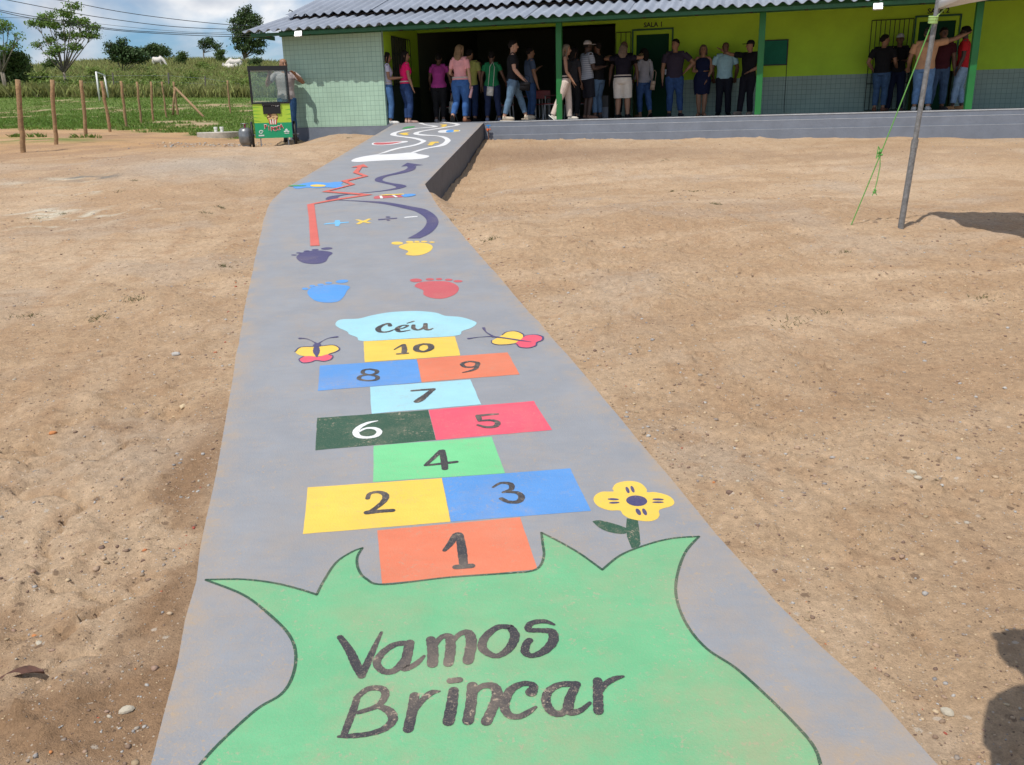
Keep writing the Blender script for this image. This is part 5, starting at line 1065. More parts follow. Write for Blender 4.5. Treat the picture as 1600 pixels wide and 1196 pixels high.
# ------------------------------------------------------------------ posts, fences, goal, cattle, cables
M_POST = mat('weathered_post', (.30, .185, .095), .9, var=.35, vscale=14, bump=.5, bscale=40)
TOPS = [(28, 125), (81, 125), (127, 126), (159, 127), (189, 127), (214, 128), (236, 128), (253, 128), (271, 128), (355, 126)]
ORD = ['nearest and leftmost round wooden post at the dry field edge', 'second round wooden post from the left with a crumbly foot', 'third round wooden post from the left on the dirt edge', 'fourth post from the left leaning before the white goal', 'fifth post from the left where the dirt turns to grass', 'sixth darker post from the left in the grass', 'seventh post from the left in the grass', 'eighth thin post from the left in the grass', 'thick corner post that carries the sloping brace', 'lone wooden post right of the brace near the popcorn cart']
for k, ((px, py, Y), (tx, ty)) in enumerate(zip(POSTS, TOPS)):
    p = at(px, py, Y); p[2] = gsample(p[0], p[1]); q = at(tx, ty, Y)
    t = MB(); n = 9; r = .82*[.062, .058, .058, .056, .055, .05, .052, .045, .06, .05][k]
    t.tube([np.array([0, 0, -.15])]+[(q-p)*f+np.array([random.uniform(-.012, .012), random.uniform(-.01, .01), 0]) for f in np.linspace(0, 1, n)], [r*random.uniform(.92, 1.08) for _ in range(n+1)], 10)
    o = t.build('wooden_post', M_POST, smooth=True); o.location = p; tag(o, ORD[k], 'post', 'round wooden posts along the field edge')
p = at(270, 186, 39.2); p[2] = gsample(p[0], p[1]); q = at(273, 139, 39.2); t = MB(); t.tube([(0, 0, -.1), (q-p)*.5, q-p], [.05, .048, .046], 8); o = t.build('wooden_post', M_POST, smooth=True); o.location = p; tag(o, 'short wooden post standing just before the corner post', 'post')
p = at(273, 137, 41); q = at(319, 180, 38.5); q[2] = gsample(q[0], q[1]); t = MB(); t.tube([p-q, (p-q)*.5, (0, 0, -.03)], [.05, .052, .055], 8); o = t.build('brace_pole', M_POST, smooth=True); o.location = q; tag(o, 'wooden pole sloping from the corner post down to the grass', 'brace')
FP = [(3, 152, 122), (33, 150, 117), (178, 146, 114), (265, 150, 114), (322, 147, 119)]
M_OLDP = mat('old_grey_post', (.16, .14, .12), .9, var=.3, vscale=12)
fn = thing('wire_fence', 'old rear wire fence of thin grey posts along the foot of the hill', 'fence', at(178, 146, 61)); fo = at(178, 146, 61)
fpts = []
for k, (px, yb, yt) in enumerate(FP):
    p = at(px, yb, 61); p[2] = gsample(p[0], p[1]); q = at(px-2, yt, 61); t = MB(); t.tube([p-fo-(0, 0, .1), q-fo], [.07 if k in (1, 3) else .05, .06 if k in (1, 3) else .045], 8); t.build('post', M_OLDP, fn); fpts.append((p-fo, q-fo))
for f in (.35, .62, .88): t = MB(); t.tube([a*(1-f)+b_*f for a, b_ in fpts]+[at(440, 140+10*(1-f), 61)-fo], .006, 5); t.build('wire', M_SILV, fn)
lg_ = MB(); pa = at(36, 140, 60)-0; pb = at(60, 153, 59); pa[2] = gsample(pa[0], pa[1])+.7; pb[2] = gsample(pb[0], pb[1])+.08; lg_.tube([pa-pb, (pa-pb)*.5+np.array([0, 0, -.12]), (0, 0, 0)], [.05, .06, .045], 8); o = lg_.build('fallen_branch', M_BARK, smooth=True); o.location = pb; tag(o, 'bare pale branch leaning down behind the leftmost post', 'branch')
g0 = at(156, 158, 55); g0[2] = gsample(g0[0], g0[1]); g1 = at(170, 156, 58.5); g1[2] = gsample(g1[0], g1[1]); h0 = at(150, 113, 55); h1 = at(163, 118, 58.5)
gl_ = thing('goal', 'small white metal football goal seen from the side on the field', 'goal', g0); M_GW = mat('white_goal_paint', (.70, .70, .68), .5)
for nm, a, b_ in (('goal_post', g0-(0, 0, .05), h0), ('goal_post', g1-(0, 0, .05), h1), ('crossbar', h0, h1)): t = MB(); t.tube([a-g0, b_-g0], .055 if nm != 'crossbar' else .045, 8); t.build(nm, M_GW, gl_, smooth=True)
M_COW = mat('white_hide', (.62, .58, .52), .8, var=.1)
def cow(px, py, Y, yaw, sc, label, lying=False):
    p = foot_pt(px, Y, 0); t = MB(); zb = .62 if lying else 1.0
    t.tube([(-.75, 0, zb+.12), (-.6, 0, zb+.15), (-.2, 0, zb+.02), (.3, 0, zb), (.62, 0, zb+.1), (.80, 0, zb+.05)], [.12, .30, .36, .38, .33, .18], 12)
    t.ball((.42, 0, zb+.42), .16, .10, .13)
    hz = .35 if not lying else zb+.25
    t.tube([(.70, 0, zb+.1), (.98, 0, (zb+hz)/2+.1), (1.12, 0, hz+.15)], [.22, .16, .12], 10); t.tube([(1.05, 0, hz+.25), (1.18, 0, hz+.1), (1.26, 0, hz-.10)], [.11, .10, .06], 10)
    for s in (-1, 1):
        t.tube([(1.05, s*.08, hz+.24), (1.02, s*.24, hz+.22)], [.05, .02], 6)
        if lying: t.tube([(.5, s*.25, .35), (.75, s*.3, .1), (.45, s*.3, .06)], [.12, .07, .05], 8); t.tube([(-.5, s*.25, .4), (-.2, s*.38, .12), (-.6, s*.4, .06)], [.16, .08, .05], 8)
        else:
            t.tube([(.5, s*.17, .85), (.52, s*.17, .45), (.5, s*.17, .05)], [.13, .06, .05], 8); t.tube([(-.58, s*.17, .95), (-.48, s*.17, .62), (-.62, s*.17, .42), (-.56, s*.17, .05)], [.18, .11, .06, .05], 8)
    t.tube([(-.76, 0, zb+.2), (-.86, 0, zb-.1), (-.84, 0, zb-.5)], [.04, .03, .04], 6)
    o = t.build('cow', M_COW, smooth=True, sub=0); rmd = o.modifiers.new('r', 'REMESH'); rmd.mode = 'VOXEL'; rmd.voxel_size = .05; rmd.use_smooth_shade = True
    o.location = (p[0], p[1], p[2]+.15); o.rotation_euler = (0, 0, yaw); o.scale = (sc,)*3; tag(o, label, 'cow', 'white cattle on the hill')
cow(254, 90, 100, -.25, .85, 'white cow grazing head down on the crest before a dark bush'); cow(373, 92, 98, PI+.35, .95, 'white cow standing on the slope below the large round tree'); cow(368, 98, 93, PI-.2, .85, 'pale cow lying in front of the standing one below the large tree', True)
M_CAB = mat('black_cable', (.02, .02, .02), .6)
CAB = [([(-60, -22), (10, -8), (89, 0), (184, 18), (270, 30), (360, 39), (440, 42), (520, 40)], 'uppermost black overhead cable crossing the sky'), ([(-60, -14), (10, 0), (92, 16), (157, 27.5), (262, 41), (360, 46), (440, 46), (520, 42)], 'second overhead cable from the top'), ([(-60, 3), (0, 16), (47, 25), (157, 43), (236, 50), (360, 54), (440, 52), (520, 46)], 'third overhead cable from the top, upper of a close pair'), ([(-60, 6), (0, 18.5), (45, 28), (157, 45), (236, 52), (360, 57.5), (440, 55), (520, 48)], 'fourth overhead cable, lower of the close pair'), ([(-60, 27), (0, 27.5), (52, 29), (120, 34), (260, 48), (360, 50), (460, 30), (540, 10)], 'faint thin overhead cable sagging lowest then climbing towards the roof')]
for k, (pts, lb) in enumerate(CAB):
    P = [at(x, y, 44+.012*(x+60)) for x, y in crom(pts, 6, False)]; t = MB(); t.tube([q-P[0] for q in P], .016 if k < 4 else .008, 5); o = t.build('overhead_cable', M_CAB); o.location = P[0]; tag(o, lb, 'cable', 'overhead cables crossing the sky')
for px, lb in ((225, 0),): pass
# ------------------------------------------------------------------ people
SK = [mat('skin_light', (.45, .25, .165), .55), mat('skin_tan', (.30, .155, .090), .55), mat('skin_brown', (.14, .068, .040), .5), mat('skin_dark', (.060, .030, .020), .5)]
_cm = {}
def cloth(c, var=.10):
    k = (c, var)
    if k not in _cm: _cm[k] = mat('cloth', c, .85, var=var, vscale=14, bump=.25, bscale=18, spec=.2)
    return _cm[k]
def denimmat(c): return cloth(c, .28)
M_EYE = mat('eye_dark', (.02, .015, .012), .3); M_LIP = mat('lip', (.28, .09, .07), .5)
def remesh(mb, name, m, parent, vox):
    o = mb.build(name, m, parent); rmd = o.modifiers.new('r', 'REMESH'); rmd.mode = 'VOXEL'; rmd.voxel_size = vox; rmd.use_smooth_shade = True
    s_ = o.modifiers.new('s', 'SMOOTH'); s_.factor = .5; s_.iterations = 3
    dg = bpy.context.evaluated_depsgraph_get(); me = bpy.data.meshes.new_from_object(o.evaluated_get(dg)); o.modifiers.clear(); o.data = me; me.name = name
    return o
def nrm(v): v = np.array(v, float); return v/(np.linalg.norm(v)+1e-9)
def person(label, px, v, face, h=1.70, w=1.0, skin=1, hair=('short', (.015, .012, .010)), top=('tee', (.02, .02, .02)), bottom=('jeans', (.05, .09, .20)), shoes=(.05, .05, .05), aL=None, aR=None, legs=None, lean=(0, 0), look=0, bust=0, hips=1.0, pos=None, strap=None):
    """face: 0 looks inward (back to camera), 90 looks right, 180 looks out, -90 looks left. limbs given as directions (side, forward, up)"""
    if pos is None: u, _z = hitv(px, 186, v); loc = bw(u, v, .001); rz = -TH-math.radians(face)
    else: loc = np.array(pos); rz = -math.radians(face)
    t = thing('person', label, 'person', loc, rz); S = h
    hip_z = .515*S; lx, ly = lean
    fem = bust > 0
    pel = np.array([0, 0, hip_z]); che = pel+np.array([lx*.5, ly*.5, .175*S]); nk = pel+np.array([lx, ly, .305*S]); hd = nk+np.array([lx*.2, .014*S+ly*.3, .094*S])
    sw = (.100 if fem else .116)*S*(.5+.5*w); shz = -.022*S
    up_, fo_, ha_ = .172*S, .145*S, .10*S
    aL = aL or ((-.22, .02, -1), (-.08, .18, -1)); aR = aR or ((.22, .02, -1), (.08, .18, -1)); legs = legs or ((-.055, 0, 0), (.055, 0, 0))
    J = {}
    for sd, a in ((-1, aL), (1, aR)):
        sh = nk+np.array([sd*sw, -.005, shz]); el = sh+nrm(a[0])*up_; wr = el+nrm(a[1])*fo_; J['a', sd] = (sh, el, wr, nrm(a[2] if len(a) > 2 else a[1]))
    for sd, l in ((-1, legs[0]), (1, legs[1])):
        hp = pel+np.array([sd*.052*S*hips, 0, -.01*S]); an = np.array([l[0]*S, l[1]*S, .045*S+l[2]*S]); d = an-hp; D = np.linalg.norm(d); a_ = .234*S; b_ = .230*S
        D = min(D, (a_+b_)*.999); c_ = (a_*a_-b_*b_+D*D)/(2*D); hgt = math.sqrt(max(0, a_*a_-c_*c_)); dn = nrm(d); fwd = np.array([0, 1., 0]); fwd = nrm(fwd-dn*(fwd@dn)); kn = hp+dn*c_+fwd*hgt
        J['l', sd] = (hp, kn, hp+dn*D, l[3] if len(l) > 3 else (sd*.18, 1, -.05 if l[2] < .01 else -.8))
    # body
    def torso(mb, g, z0=-.03, z1=1.0, flare=1.0):
        secs = []
        prof_ = [(-.055, .082, .066), (-.02, .098*hips, .074), (.03, .096*hips*(1 if fem else .98), .072+.004*(w-1)*10), (.085, .080 if fem else .088, .060), (.13, .078 if fem else .093, .060), (.19, .090 if fem else .102, .068+bust*.010), (.235, .098 if fem else .108, .066), (.275, .086 if fem else .098, .052), (.298, .046, .040), (.315, .034, .034)]
        for z, a, b_ in prof_:
            if z < z0 or z > z1: continue
            f = z/.305; c = pel+np.array([lx*max(0, f)**1.2, ly*max(0, f)**1.2+(.010*S*bust if .14 < z < .25 else 0)-(.006*S if z < .02 else 0), z*S]); secs.append((c, (a*S*w*flare+g, 0, 0), (0, b_*S*w**1.3*flare+g, 0)))
        mb.loft(secs, 20)
    def limb(mb, pts, rs, g, cut=1.0):
        pts = [np.array(p) for p in pts]; P = []; R_ = []
        seg = len(pts)-1; N = 6*seg
        for i in range(N+1):
            f = i/N*seg; k = min(int(f), seg-1); q = f-k
            if i/N > cut: break
            P.append(pts[k]*(1-q)+pts[k+1]*q); x = i/N*(len(rs)-1); kk = min(int(x), len(rs)-2); R_.append((rs[kk]*(1-(x-kk))+rs[kk+1]*(x-kk))*S*w**.7+g)
        mb.tube(P, R_, 12)
    body = MB(); torso(body, 0); ARM = [.028, .031, .028, .024, .027, .022, .0165]; LEG = [.060, .056, .045, .034, .037, .029, .022]
    if fem: ARM = [r*.86 for r in ARM]; LEG = [r*1.04 for r in LEG]
    for sd in (-1, 1):
        sh, el, wr, hdn = J['a', sd]; body.tube([nk+np.array([sd*.02*S, 0, -.015*S]), sh], [.027*S, .029*S*w], 12); limb(body, [sh, el, wr], ARM, 0)
        side = np.cross(hdn, (0, 0, 1.)); side = nrm(side if np.linalg.norm(side) > .2 else (0, 1., 0)); nor = nrm(np.cross(side, hdn)); pl_ = wr+hdn*.048*S
        body.loft([(wr, side*.017*S, nor*.013*S), (wr+hdn*.02*S, side*.022*S, nor*.012*S), (pl_, side*.024*S, nor*.010*S)], 10)
        for i in range(4):
            o_ = side*(-.018+.012*i)*S; ln = (.036, .042, .040, .031)[i]*S; cu = nor*sd*.010*S*(.6 if i else .4); body.tube([wr+hdn*.042*S+o_, pl_+hdn*ln*.5+o_*1.1+cu*.3, pl_+hdn*ln+o_*1.15+cu], [.0062*S, .0056*S, .0046*S], 7)
        body.tube([wr+hdn*.012*S-side*.016*S, wr+hdn*.035*S-side*.036*S, wr+hdn*.060*S-side*.038*S], [.0068*S, .0062*S, .005*S], 7)
        hp, kn, an, ft = J['l', sd]; limb(body, [hp, kn, an], LEG, 0)
        fd = nrm(ft); heel = an+np.array([0, 0, -.03*S])-fd*.02*S; body.tube([an, heel+fd*.01*S, heel+fd*.09*S, heel+fd*.13*S], [.023*S, .024*S, .022*S, .014*S], 10)
    la = math.radians(look); RL = np.array([[math.cos(la), math.sin(la), 0], [-math.sin(la), math.cos(la), 0], [0, 0, 1]])   # look>0 turns to the right
    def H(x, y, z): return hd+RL@(np.array([x, y, z])*S)
    RLm = Matrix(RL.tolist())
    body.tube([nk+(0, 0, -.03*S), H(0, -.006, -.03)], [.034*S*w, .031*S], 12)
    hs_ = []
    for z, a, b_, o_ in ((-.066, .012, .014, .026), (-.060, .024, .026, .018), (-.045, .034, .038, .010), (-.02, .041, .048, .003), (.01, .0445, .054, -.001), (.035, .0445, .055, -.003), (.055, .036, .046, -.004), (.066, .020, .026, -.004), (.070, .006, .008, -.004)): hs_.append((H(0, o_, z), RL@np.array([a*S, 0, 0]), RL@np.array([0, b_*S, 0])))
    body.loft(hs_, 18); body.tube([H(0, .052, .010), H(0, .064, -.012), H(0, .052, -.018)], [.006*S, .010*S, .008*S], 8)
    for sd in (-1, 1): body.ball(H(sd*.046, -.004, -.002), .006*S, .012*S, .019*S, 10, 6, R=RLm)
    bo = remesh(body, 'body', SK[skin], t, .0045 if pos is not None else .0075)
    fc = MB()
    for sd in (-1, 1): fc.ball(H(sd*.018, .050, .006), .0065*S, .005*S, .0042*S, 8, 6); fc.tube([H(sd*.009, .054, .018), H(sd*.020, .053, .021), H(sd*.029, .046, .017)], [.0018*S, .0022*S, .0014*S], 5)
    fc.build('eyes', M_EYE, t); lp = MB(); lp.tube([H(-.014, .047, -.036), H(0, .052, -.035), H(.014, .047, -.036)], [.0022*S, .0042*S, .0022*S], 6); lp.build('lips', M_LIP, t)
    # clothes
    kt, ct = top[0], top[1]; kb, cb = bottom[0], bottom[1]
    mb = MB(); g = .012
    if kt == 'dress':
        secs = []
        for z, a, b_ in ((-.215, .098, .074), (-.15, .108, .082), (-.09, .113, .088), (-.02, .108*hips, .086), (.03, .102*hips, .082), (.085, .084, .066), (.13, .083, .067), (.19, .098, .086), (.235, .100, .075), (.266, .090, .060), (.296, .052, .046)): f = max(0, z/.305); secs.append((pel+np.array([lx*f, ly*f, z*S]), (a*S*w+g, 0, 0), (0, b_*S*w+g, 0)))
        mb.loft(secs, 20)
    else:
        zlow = {'tucked': .0}.get(top[2] if len(top) > 2 else '', -.045); torso(mb, g+(.006 if kt in ('tee', 'polo') and not fem else 0), zlow, .286 if kt == 'sleeveless' else .299)
        cut = {'tee': .36, 'polo': .36, 'short': .30, 'long': .97, 'sleeveless': 0}[kt]
        for sd in (-1, 1):
            sh, el, wr, _h = J['a', sd]
            if kt != 'sleeveless': mb.tube([nk+np.array([sd*.03*S, 0, -.02*S]), sh], [.034*S+.008, (.034*S)*w+g*.75], 12)
            if cut: limb(mb, [sh, el, wr], ARM, g+(.006 if kt in ('tee', 'polo') and not fem else .002), cut)
    sh_o = remesh(mb, 'dress' if kt == 'dress' else 'shirt', cloth(ct) if len(top) < 4 else top[3], t, .009)
    if kt == 'polo': cm = MB(); cm.tube([nk+np.array([.038*S*math.cos(a), .036*S*math.sin(a)+.004, .004*S+.012*math.sin(a)*-1]) for a in np.linspace(0, 2*PI, 17)], .009, 6); cm.build('collar', cloth(ct), sh_o)
    if kb != 'none':
        mb = MB(); torso(mb, .010, -.06, .035 if not (len(top) > 2 and top[2] == 'tucked') else .06)
        cut = {'jeans': .985, 'trousers': 1.0, 'shorts': .50, 'wide': 1.0, 'cropped': .93}[kb]
        for sd in (-1, 1):
            hp, kn, an, ft = J['l', sd]; R2 = list(LEG)
            if kb == 'shorts': R2 = [.066, .066, .060, .058, .058, .05, .05]
            elif kb == 'wide': R2 = [.064, .060, .052, .046, .047, .046, .046]
            elif kb == 'trousers': R2 = [.063, .059, .050, .041, .041, .038, .036]
            elif kb == 'cropped': R2 = [.063, .058, .048, .041, .041, .038, .036]
            else: R2 = [r*1.06+.001 for r in LEG]; R2[5] = .031; R2[6] = .030
            limb(mb, [hp, kn, an+(0, 0, -.012)], R2, .009, cut)
        to = remesh(mb, {'shorts': 'shorts'}.get(kb, 'trousers'), (denimmat if kb in ('jeans', 'cropped') else cloth)(cb), t, .010)
        if top[0] != 'dress' and len(top) > 2 and top[2] == 'tucked':
            be = MB(); be.loft([(pel+np.array([lx*.2, ly*.2-.004, z_]), (.090*S*hips*w+.018, 0, 0), (0, .071*S*w+.018, 0)) for z_ in (.050*S, .066*S)], 20); be.build('belt', cloth((.45, .40, .36)) if fem else cloth((.03, .02, .015)), to)
    if shoes:
        for sd in (-1, 1):
            hp, kn, an, ft = J['l', sd]; fd = nrm(ft); heel = an+np.array([0, 0, -.028*S])-fd*.026*S; s_ = MB(); q = heel.copy()
            s_.tube([an+(0, 0, -.004*S), heel+fd*.014*S+(0, 0, .006*S), heel+fd*.07*S, heel+fd*.125*S, heel+fd*.155*S], [.028*S, .031*S, .028*S, .026*S, .014*S], 12, flat=.95)
            so = s_.build('shoe', cloth(shoes, .05), t, smooth=True)
            sl = MB(); sdv = nrm(np.cross(fd, (0, 0, 1))); upv = nrm(np.cross(sdv, fd)); c_ = heel+fd*.065*S-upv*.026*S
            sl.loft([(c_+upv*zz, fd*.100*S, sdv*.032*S) for zz in (-.004, .010)], 16); sl.build('sole', cloth(tuple(min(.75, a*1.2+.10) for a in shoes), .05) if max(shoes) > .3 else cloth((.02, .02, .02)), so)
    # hair
    hk, hc = hair[:2]; hm = cloth(hc, .35); mb = MB()
    if hk in ('short', 'long', 'bob', 'pony'):
        hs_ = []
        for z, a, b_, o_ in ((-.012, .040, .030, -.028), (.008, .0475, .045, -.014), (.03, .0485, .056, -.006), (.055, .042, .053, -.004), (.072, .026, .034, -.004), (.078, .006, .010, -.004)): hs_.append((H(0, o_, z), RL@np.array([a*S, 0, 0]), RL@np.array([0, b_*S, 0])))
        mb.loft(hs_, 16)
        if hk == 'short': mb.tube([H(0, -.036, .03), H(0, -.040, -.02)], [.040*S, .026*S], 10)
        if hk in ('long', 'bob'):
            ln = {'long': -.175, 'bob': -.075}[hk]
            if len(hair) > 2: ln = hair[2]
            secs = []
            for i in range(8):
                f = i/7; z = .04+(ln-.04)*f; yb = -.030-.020*min(1, f*2); ww = (.050+.012*math.sin(f*PI))*(1-.45*max(0, f-.6)/.4); secs.append((H(.004*math.sin(f*9), yb, z), RL@np.array([ww*S, 0, 0]), RL@np.array([0, (.034-.012*f)*S, 0])))
            mb.loft(secs, 14)
            for sd in (-1, 1): mb.tube([H(sd*.030, .030, .058), H(sd*.048, .010, .01), H(sd*.052, -.012, max(ln*.8, -.10))], [.012*S, .014*S, .012*S], 8)
        if hk == 'pony': mb.ball(H(0, -.062, .03), .022*S, .022*S, .026*S); mb.tube([H(0, -.070, .03), H(0, -.085, -.02), H(0, -.070, -.10)], [.014*S, .020*S, .008*S], 10)
        remesh(mb, 'hair', hm, t, .009)
    if hk in ('cap', 'beanie'):
        hs_ = [(H(0, -.003, z), RL@np.array([a*S, 0, 0]), RL@np.array([0, b_*S, 0])) for z, a, b_ in ((.022, .048, .059), (.045, .047, .057), (.066, .036, .045), (.078, .016, .020))]
        mb.loft(hs_, 18); mb.build('cap', hm, t, smooth=True)
        br = MB(); br.loft([(H(0, .075, .022), RL@np.array([.038*S, 0, 0]), RL@np.array([0, .044*S, 0])), (H(0, .075, .027), RL@np.array([.038*S, 0, 0]), RL@np.array([0, .044*S, 0]))], 16); br.build('brim', hm, t)
        h2 = MB(); h2.loft([(H(0, -.012, z), RL@np.array([a*S, 0, 0]), RL@np.array([0, b_*S, 0])) for z, a, b_ in ((-.018, .040, .040), (.022, .0465, .050))], 14); h2.build('hair', cloth((.015, .012, .01)), t)
    if hk == 'bald': mb.loft([(H(0, -.018, z), RL@np.array([a*S, 0, 0]), RL@np.array([0, b_*S, 0])) for z, a, b_ in ((-.015, .040, .036), (.012, .0462, .044), (.022, .0455, .044))], 14); mb.build('hair', hm, t)
    if len(hair) > 3 and hair[3] == 'beard' or hk == 'beardshort': pass
    t['_j'] = 0; del t['_j']
    M_ = Matrix.Translation(Vector(loc)) @ Matrix.Rotation(rz, 4, 'Z')
    t_w = lambda p: np.array(M_ @ Vector(p))
    return t, J, t_w, dict(H=H, S=S, pel=pel, nk=nk)
BK = (.012, .012, .014); HB = (.012, .009, .008); BLN = (.20, .13, .07)
JN = (.045, .10, .24); JD = (.018, .035, .095); JL = (.16, .26, .42)
fore = lambda s, y, z: (s, y, z)
def carried(name, label, cat, p, fn, m):
    o = MB(); fn(o); o = o.build(name, m, smooth=True, bevel=0); o.location = p; return tag(o, label, cat)
person('woman at the tiled wall in white top and straight jeans with white shoes', 609, .22, 62, 1.62, .92, 1, ('long', HB, -.10), ('short', (.50, .50, .60), 'tucked'), ('cropped', (.065, .15, .32)), (.72, .70, .66), aL=((-.2, .1, -1), (-.1, 1, .0)), aR=((.15, .05, -1), (.0, 1, .05)), bust=1)
person('woman in hot pink top and dark blue jeans with very long black hair', 637, .30, 50, 1.64, .98, 1, ('long', HB, -.24), ('short', (.72, .012, .13), 'tucked'), ('jeans', (.022, .05, .14)), (.45, .30, .25), aL=((-.3, .0, -1), (-.1, .25, -1)), aR=((.25, .02, -1), (.1, .3, -1)), legs=((-.045, .0, 0), (.05, .01, 0)), bust=1, hips=1.18, look=25)
p_purple = person('woman in purple patterned blouse and black trousers bending into the hall', 688, .85, -8, 1.60, 1.06, 2, ('short', HB), ('short', (.40, .05, .24)), ('jeans', BK), (.30, .28, .28), aL=((-.3, .2, -1), (-.0, .6, -.8)), aR=((.35, .05, -1), (.15, .2, -1)), legs=((-.06, .0, 0), (.05, .0, 0)), lean=(0, .12), bust=1, hips=1.1)
p_pink = person('blonde woman in pale pink blouse and blue jeans holding a pink bottle', 722, .30, 8, 1.72, 1.02, 0, ('long', BLN, -.17), ('tee', (.72, .33, .33), 'tucked'), ('jeans', (.04, .11, .29)), (.22, .09, .05), aL=((-.35, .1, -1), (.1, .9, -.3)), aR=((.16, .0, -1), (.05, .12, -1)), legs=((-.10, -.09, .03, (-.1, .3, -1)), (.035, .02, 0)), bust=1, hips=1.2, look=20)
person('person in pale yellow shirt and dark jeans behind the blonde woman', 737, .95, 15, 1.66, 1.05, 1, ('short', HB), ('tee', (.42, .44, .12)), ('jeans', JD), BK, aR=((.3, 0, -1), (.15, .1, -1)), look=10)
person('woman in green top and dark jeans with a small white shoulder bag', 770, .75, -5, 1.58, 1.02, 2, ('short', HB), ('short', (.02, .20, .075)), ('jeans', (.02, .03, .075)), (.18, .20, .30), aL=((-.35, .05, -1), (-.1, .15, -1)), aR=((.4, .1, -1), (.2, .6, -.6)), legs=((-.08, -.02, 0), (.10, .03, 0)), lean=(.0, .06), bust=1, hips=1.08)
p_stride = person('man in black shirt and faded jeans striding right with a black camera bag', 803, .30, 75, 1.76, 1.0, 0, ('short', HB), ('tee', BK), ('jeans', (.11, .18, .26)), (.50, .42, .32), aL=((-.2, .1, -1), (0, .8, -.6)), aR=((.25, .1, -1), (-.1, .65, -.75)), legs=((-.05, .17, 0), (.05, -.13, 0)), look=5)
person('man in slate blue shirt and jeans walking behind the one in black', 829, 1.0, 60, 1.64, 1.0, 1, ('short', HB), ('tee', (.07, .10, .16)), ('jeans', (.03, .07, .17)), BK, aL=((-.2, .3, -1), (0, .8, .5)), aR=((.25, .1, -1), (.0, .3, -1)))
person('blonde woman in black sleeveless top and cream trousers stepping right', 884, .25, 80, 1.62, 1.0, 1, ('long', (.17, .13, .09), -.12), ('sleeveless', BK, 'tucked'), ('trousers', (.60, .50, .43)), (.62, .56, .48), aL=((-.15, .2, -1), (0, .45, -.9)), aR=((.2, .1, -1), (.0, .55, -.8)), legs=((-.05, .05, 0), (.05, -.18, .02)), bust=1, hips=1.15)
person('person in dark clothes half hidden behind the woman in cream trousers', 897, 1.05, 40, 1.60, .95, 2, ('long', HB, -.1), ('short', (.03, .03, .035)), ('jeans', BK), BK, bust=1)
strp = mat('striped_shirt', (.30, .33, .38), .85); n_ = strp.node_tree; wv = n_.nodes.new('ShaderNodeTexWave'); wv.bands_direction = 'Z'; wv.inputs['Scale'].default_value = 7; tcc = n_.nodes.new('ShaderNodeTexCoord'); crr = n_.nodes.new('ShaderNodeValToRGB')
crr.color_ramp.elements[0].color = (.10, .12, .17, 1); crr.color_ramp.elements[1].color = (.36, .39, .44, 1); crr.color_ramp.elements[1].position = .35; n_.links.new(tcc.outputs['Object'], wv.inputs['Vector']); n_.links.new(wv.outputs['Fac'], crr.inputs[0]); n_.links.new(crr.outputs[0], n_.nodes['Principled BSDF'].inputs['Base Color'])
person('man in striped grey shirt, white cap and dark shorts looking at his hands', 917, 1.0, 55, 1.74, 1.04, 3, ('cap', (.45, .42, .42)), ('tee', (.3, .33, .38), '', strp), ('shorts', (.014, .014, .02)), (.22, .12, .08), aL=((-.2, .15, -1), (.2, 1, .1)), aR=((.2, .15, -1), (-.1, 1, .15)))
person('man in black shirt and pale blue jeans facing the man in the striped shirt', 934, 1.25, -60, 1.72, 1.02, 2, ('short', HB), ('long', (.010, .010, .012)), ('jeans', (.10, .17, .27)), (.06, .05, .05), aL=((-.2, .2, -1), (0, .7, 1)), aR=((.2, .15, -1), (0, 1, .1)))
person('blonde woman seen from behind in black top and long cream shorts', 972, 1.05, 3, 1.63, 1.12, 1, ('long', (.15, .11, .08), -.13), ('short', (.012, .010, .018), 'tucked'), ('shorts', (.62, .57, .50)), BK, aL=((-1, .45, .05), (.2, 1, .3)), aR=((1, .45, .05), (-.2, 1, .3)), legs=((-.065, 0, 0), (.075, .01, 0)), bust=1, hips=1.12)
person('dark bald person hugged by the blonde woman in cream shorts', 974, 1.42, 180, 1.72, 1.0, 2, ('bald', HB), ('tee', BK), ('jeans', BK), BK, aL=((-.35, .2, -1), (-.1, .1, -1)), aR=((.35, .2, -1), (.1, .1, -1)))
person('woman in light grey long sleeved top and jeans standing in the first doorway', 1005, 1.9, -35, 1.58, .98, 1, ('bob', HB, -.115), ('long', (.34, .34, .38)), ('jeans', (.045, .10, .24)), (.25, .15, .10), aL=((-.2, .0, -1), (.2, .8, -.5)), aR=((.2, 0, -1), (.2, .5, -.8)), legs=((-.04, .03, 0), (.03, -.15, .02)), bust=1, hips=1.08)
p_beard = person('bearded man in dark purple shirt and jeans with a hand on his hip', 1052, 2.0, 172, 1.76, 1.08, 1, ('short', HB), ('tee', (.045, .035, .055)), ('jeans', (.035, .08, .20)), (.03, .03, .04), aL=((-.85, -.05, -.75), (.75, .10, -.75)), aR=((.22, .05, -1), (.02, .1, -1)), legs=((-.09, .02, 0), (.06, .0, 0)), look=40)
person('woman in fitted sleeveless navy dress with dark glasses and clasped arm', 1095, 2.22, 178, 1.62, 1.02, 1, ('bob', (.10, .07, .05), -.09), ('dress', (.010, .014, .045)), ('none', BK), (.30, .17, .11), aL=((-.15, .1, -1), (.5, .35, -.9)), aR=((.2, .05, -1), (-1, .35, -.05)), legs=((-.035, .02, 0), (.035, .02, 0)), bust=1, hips=1.1)
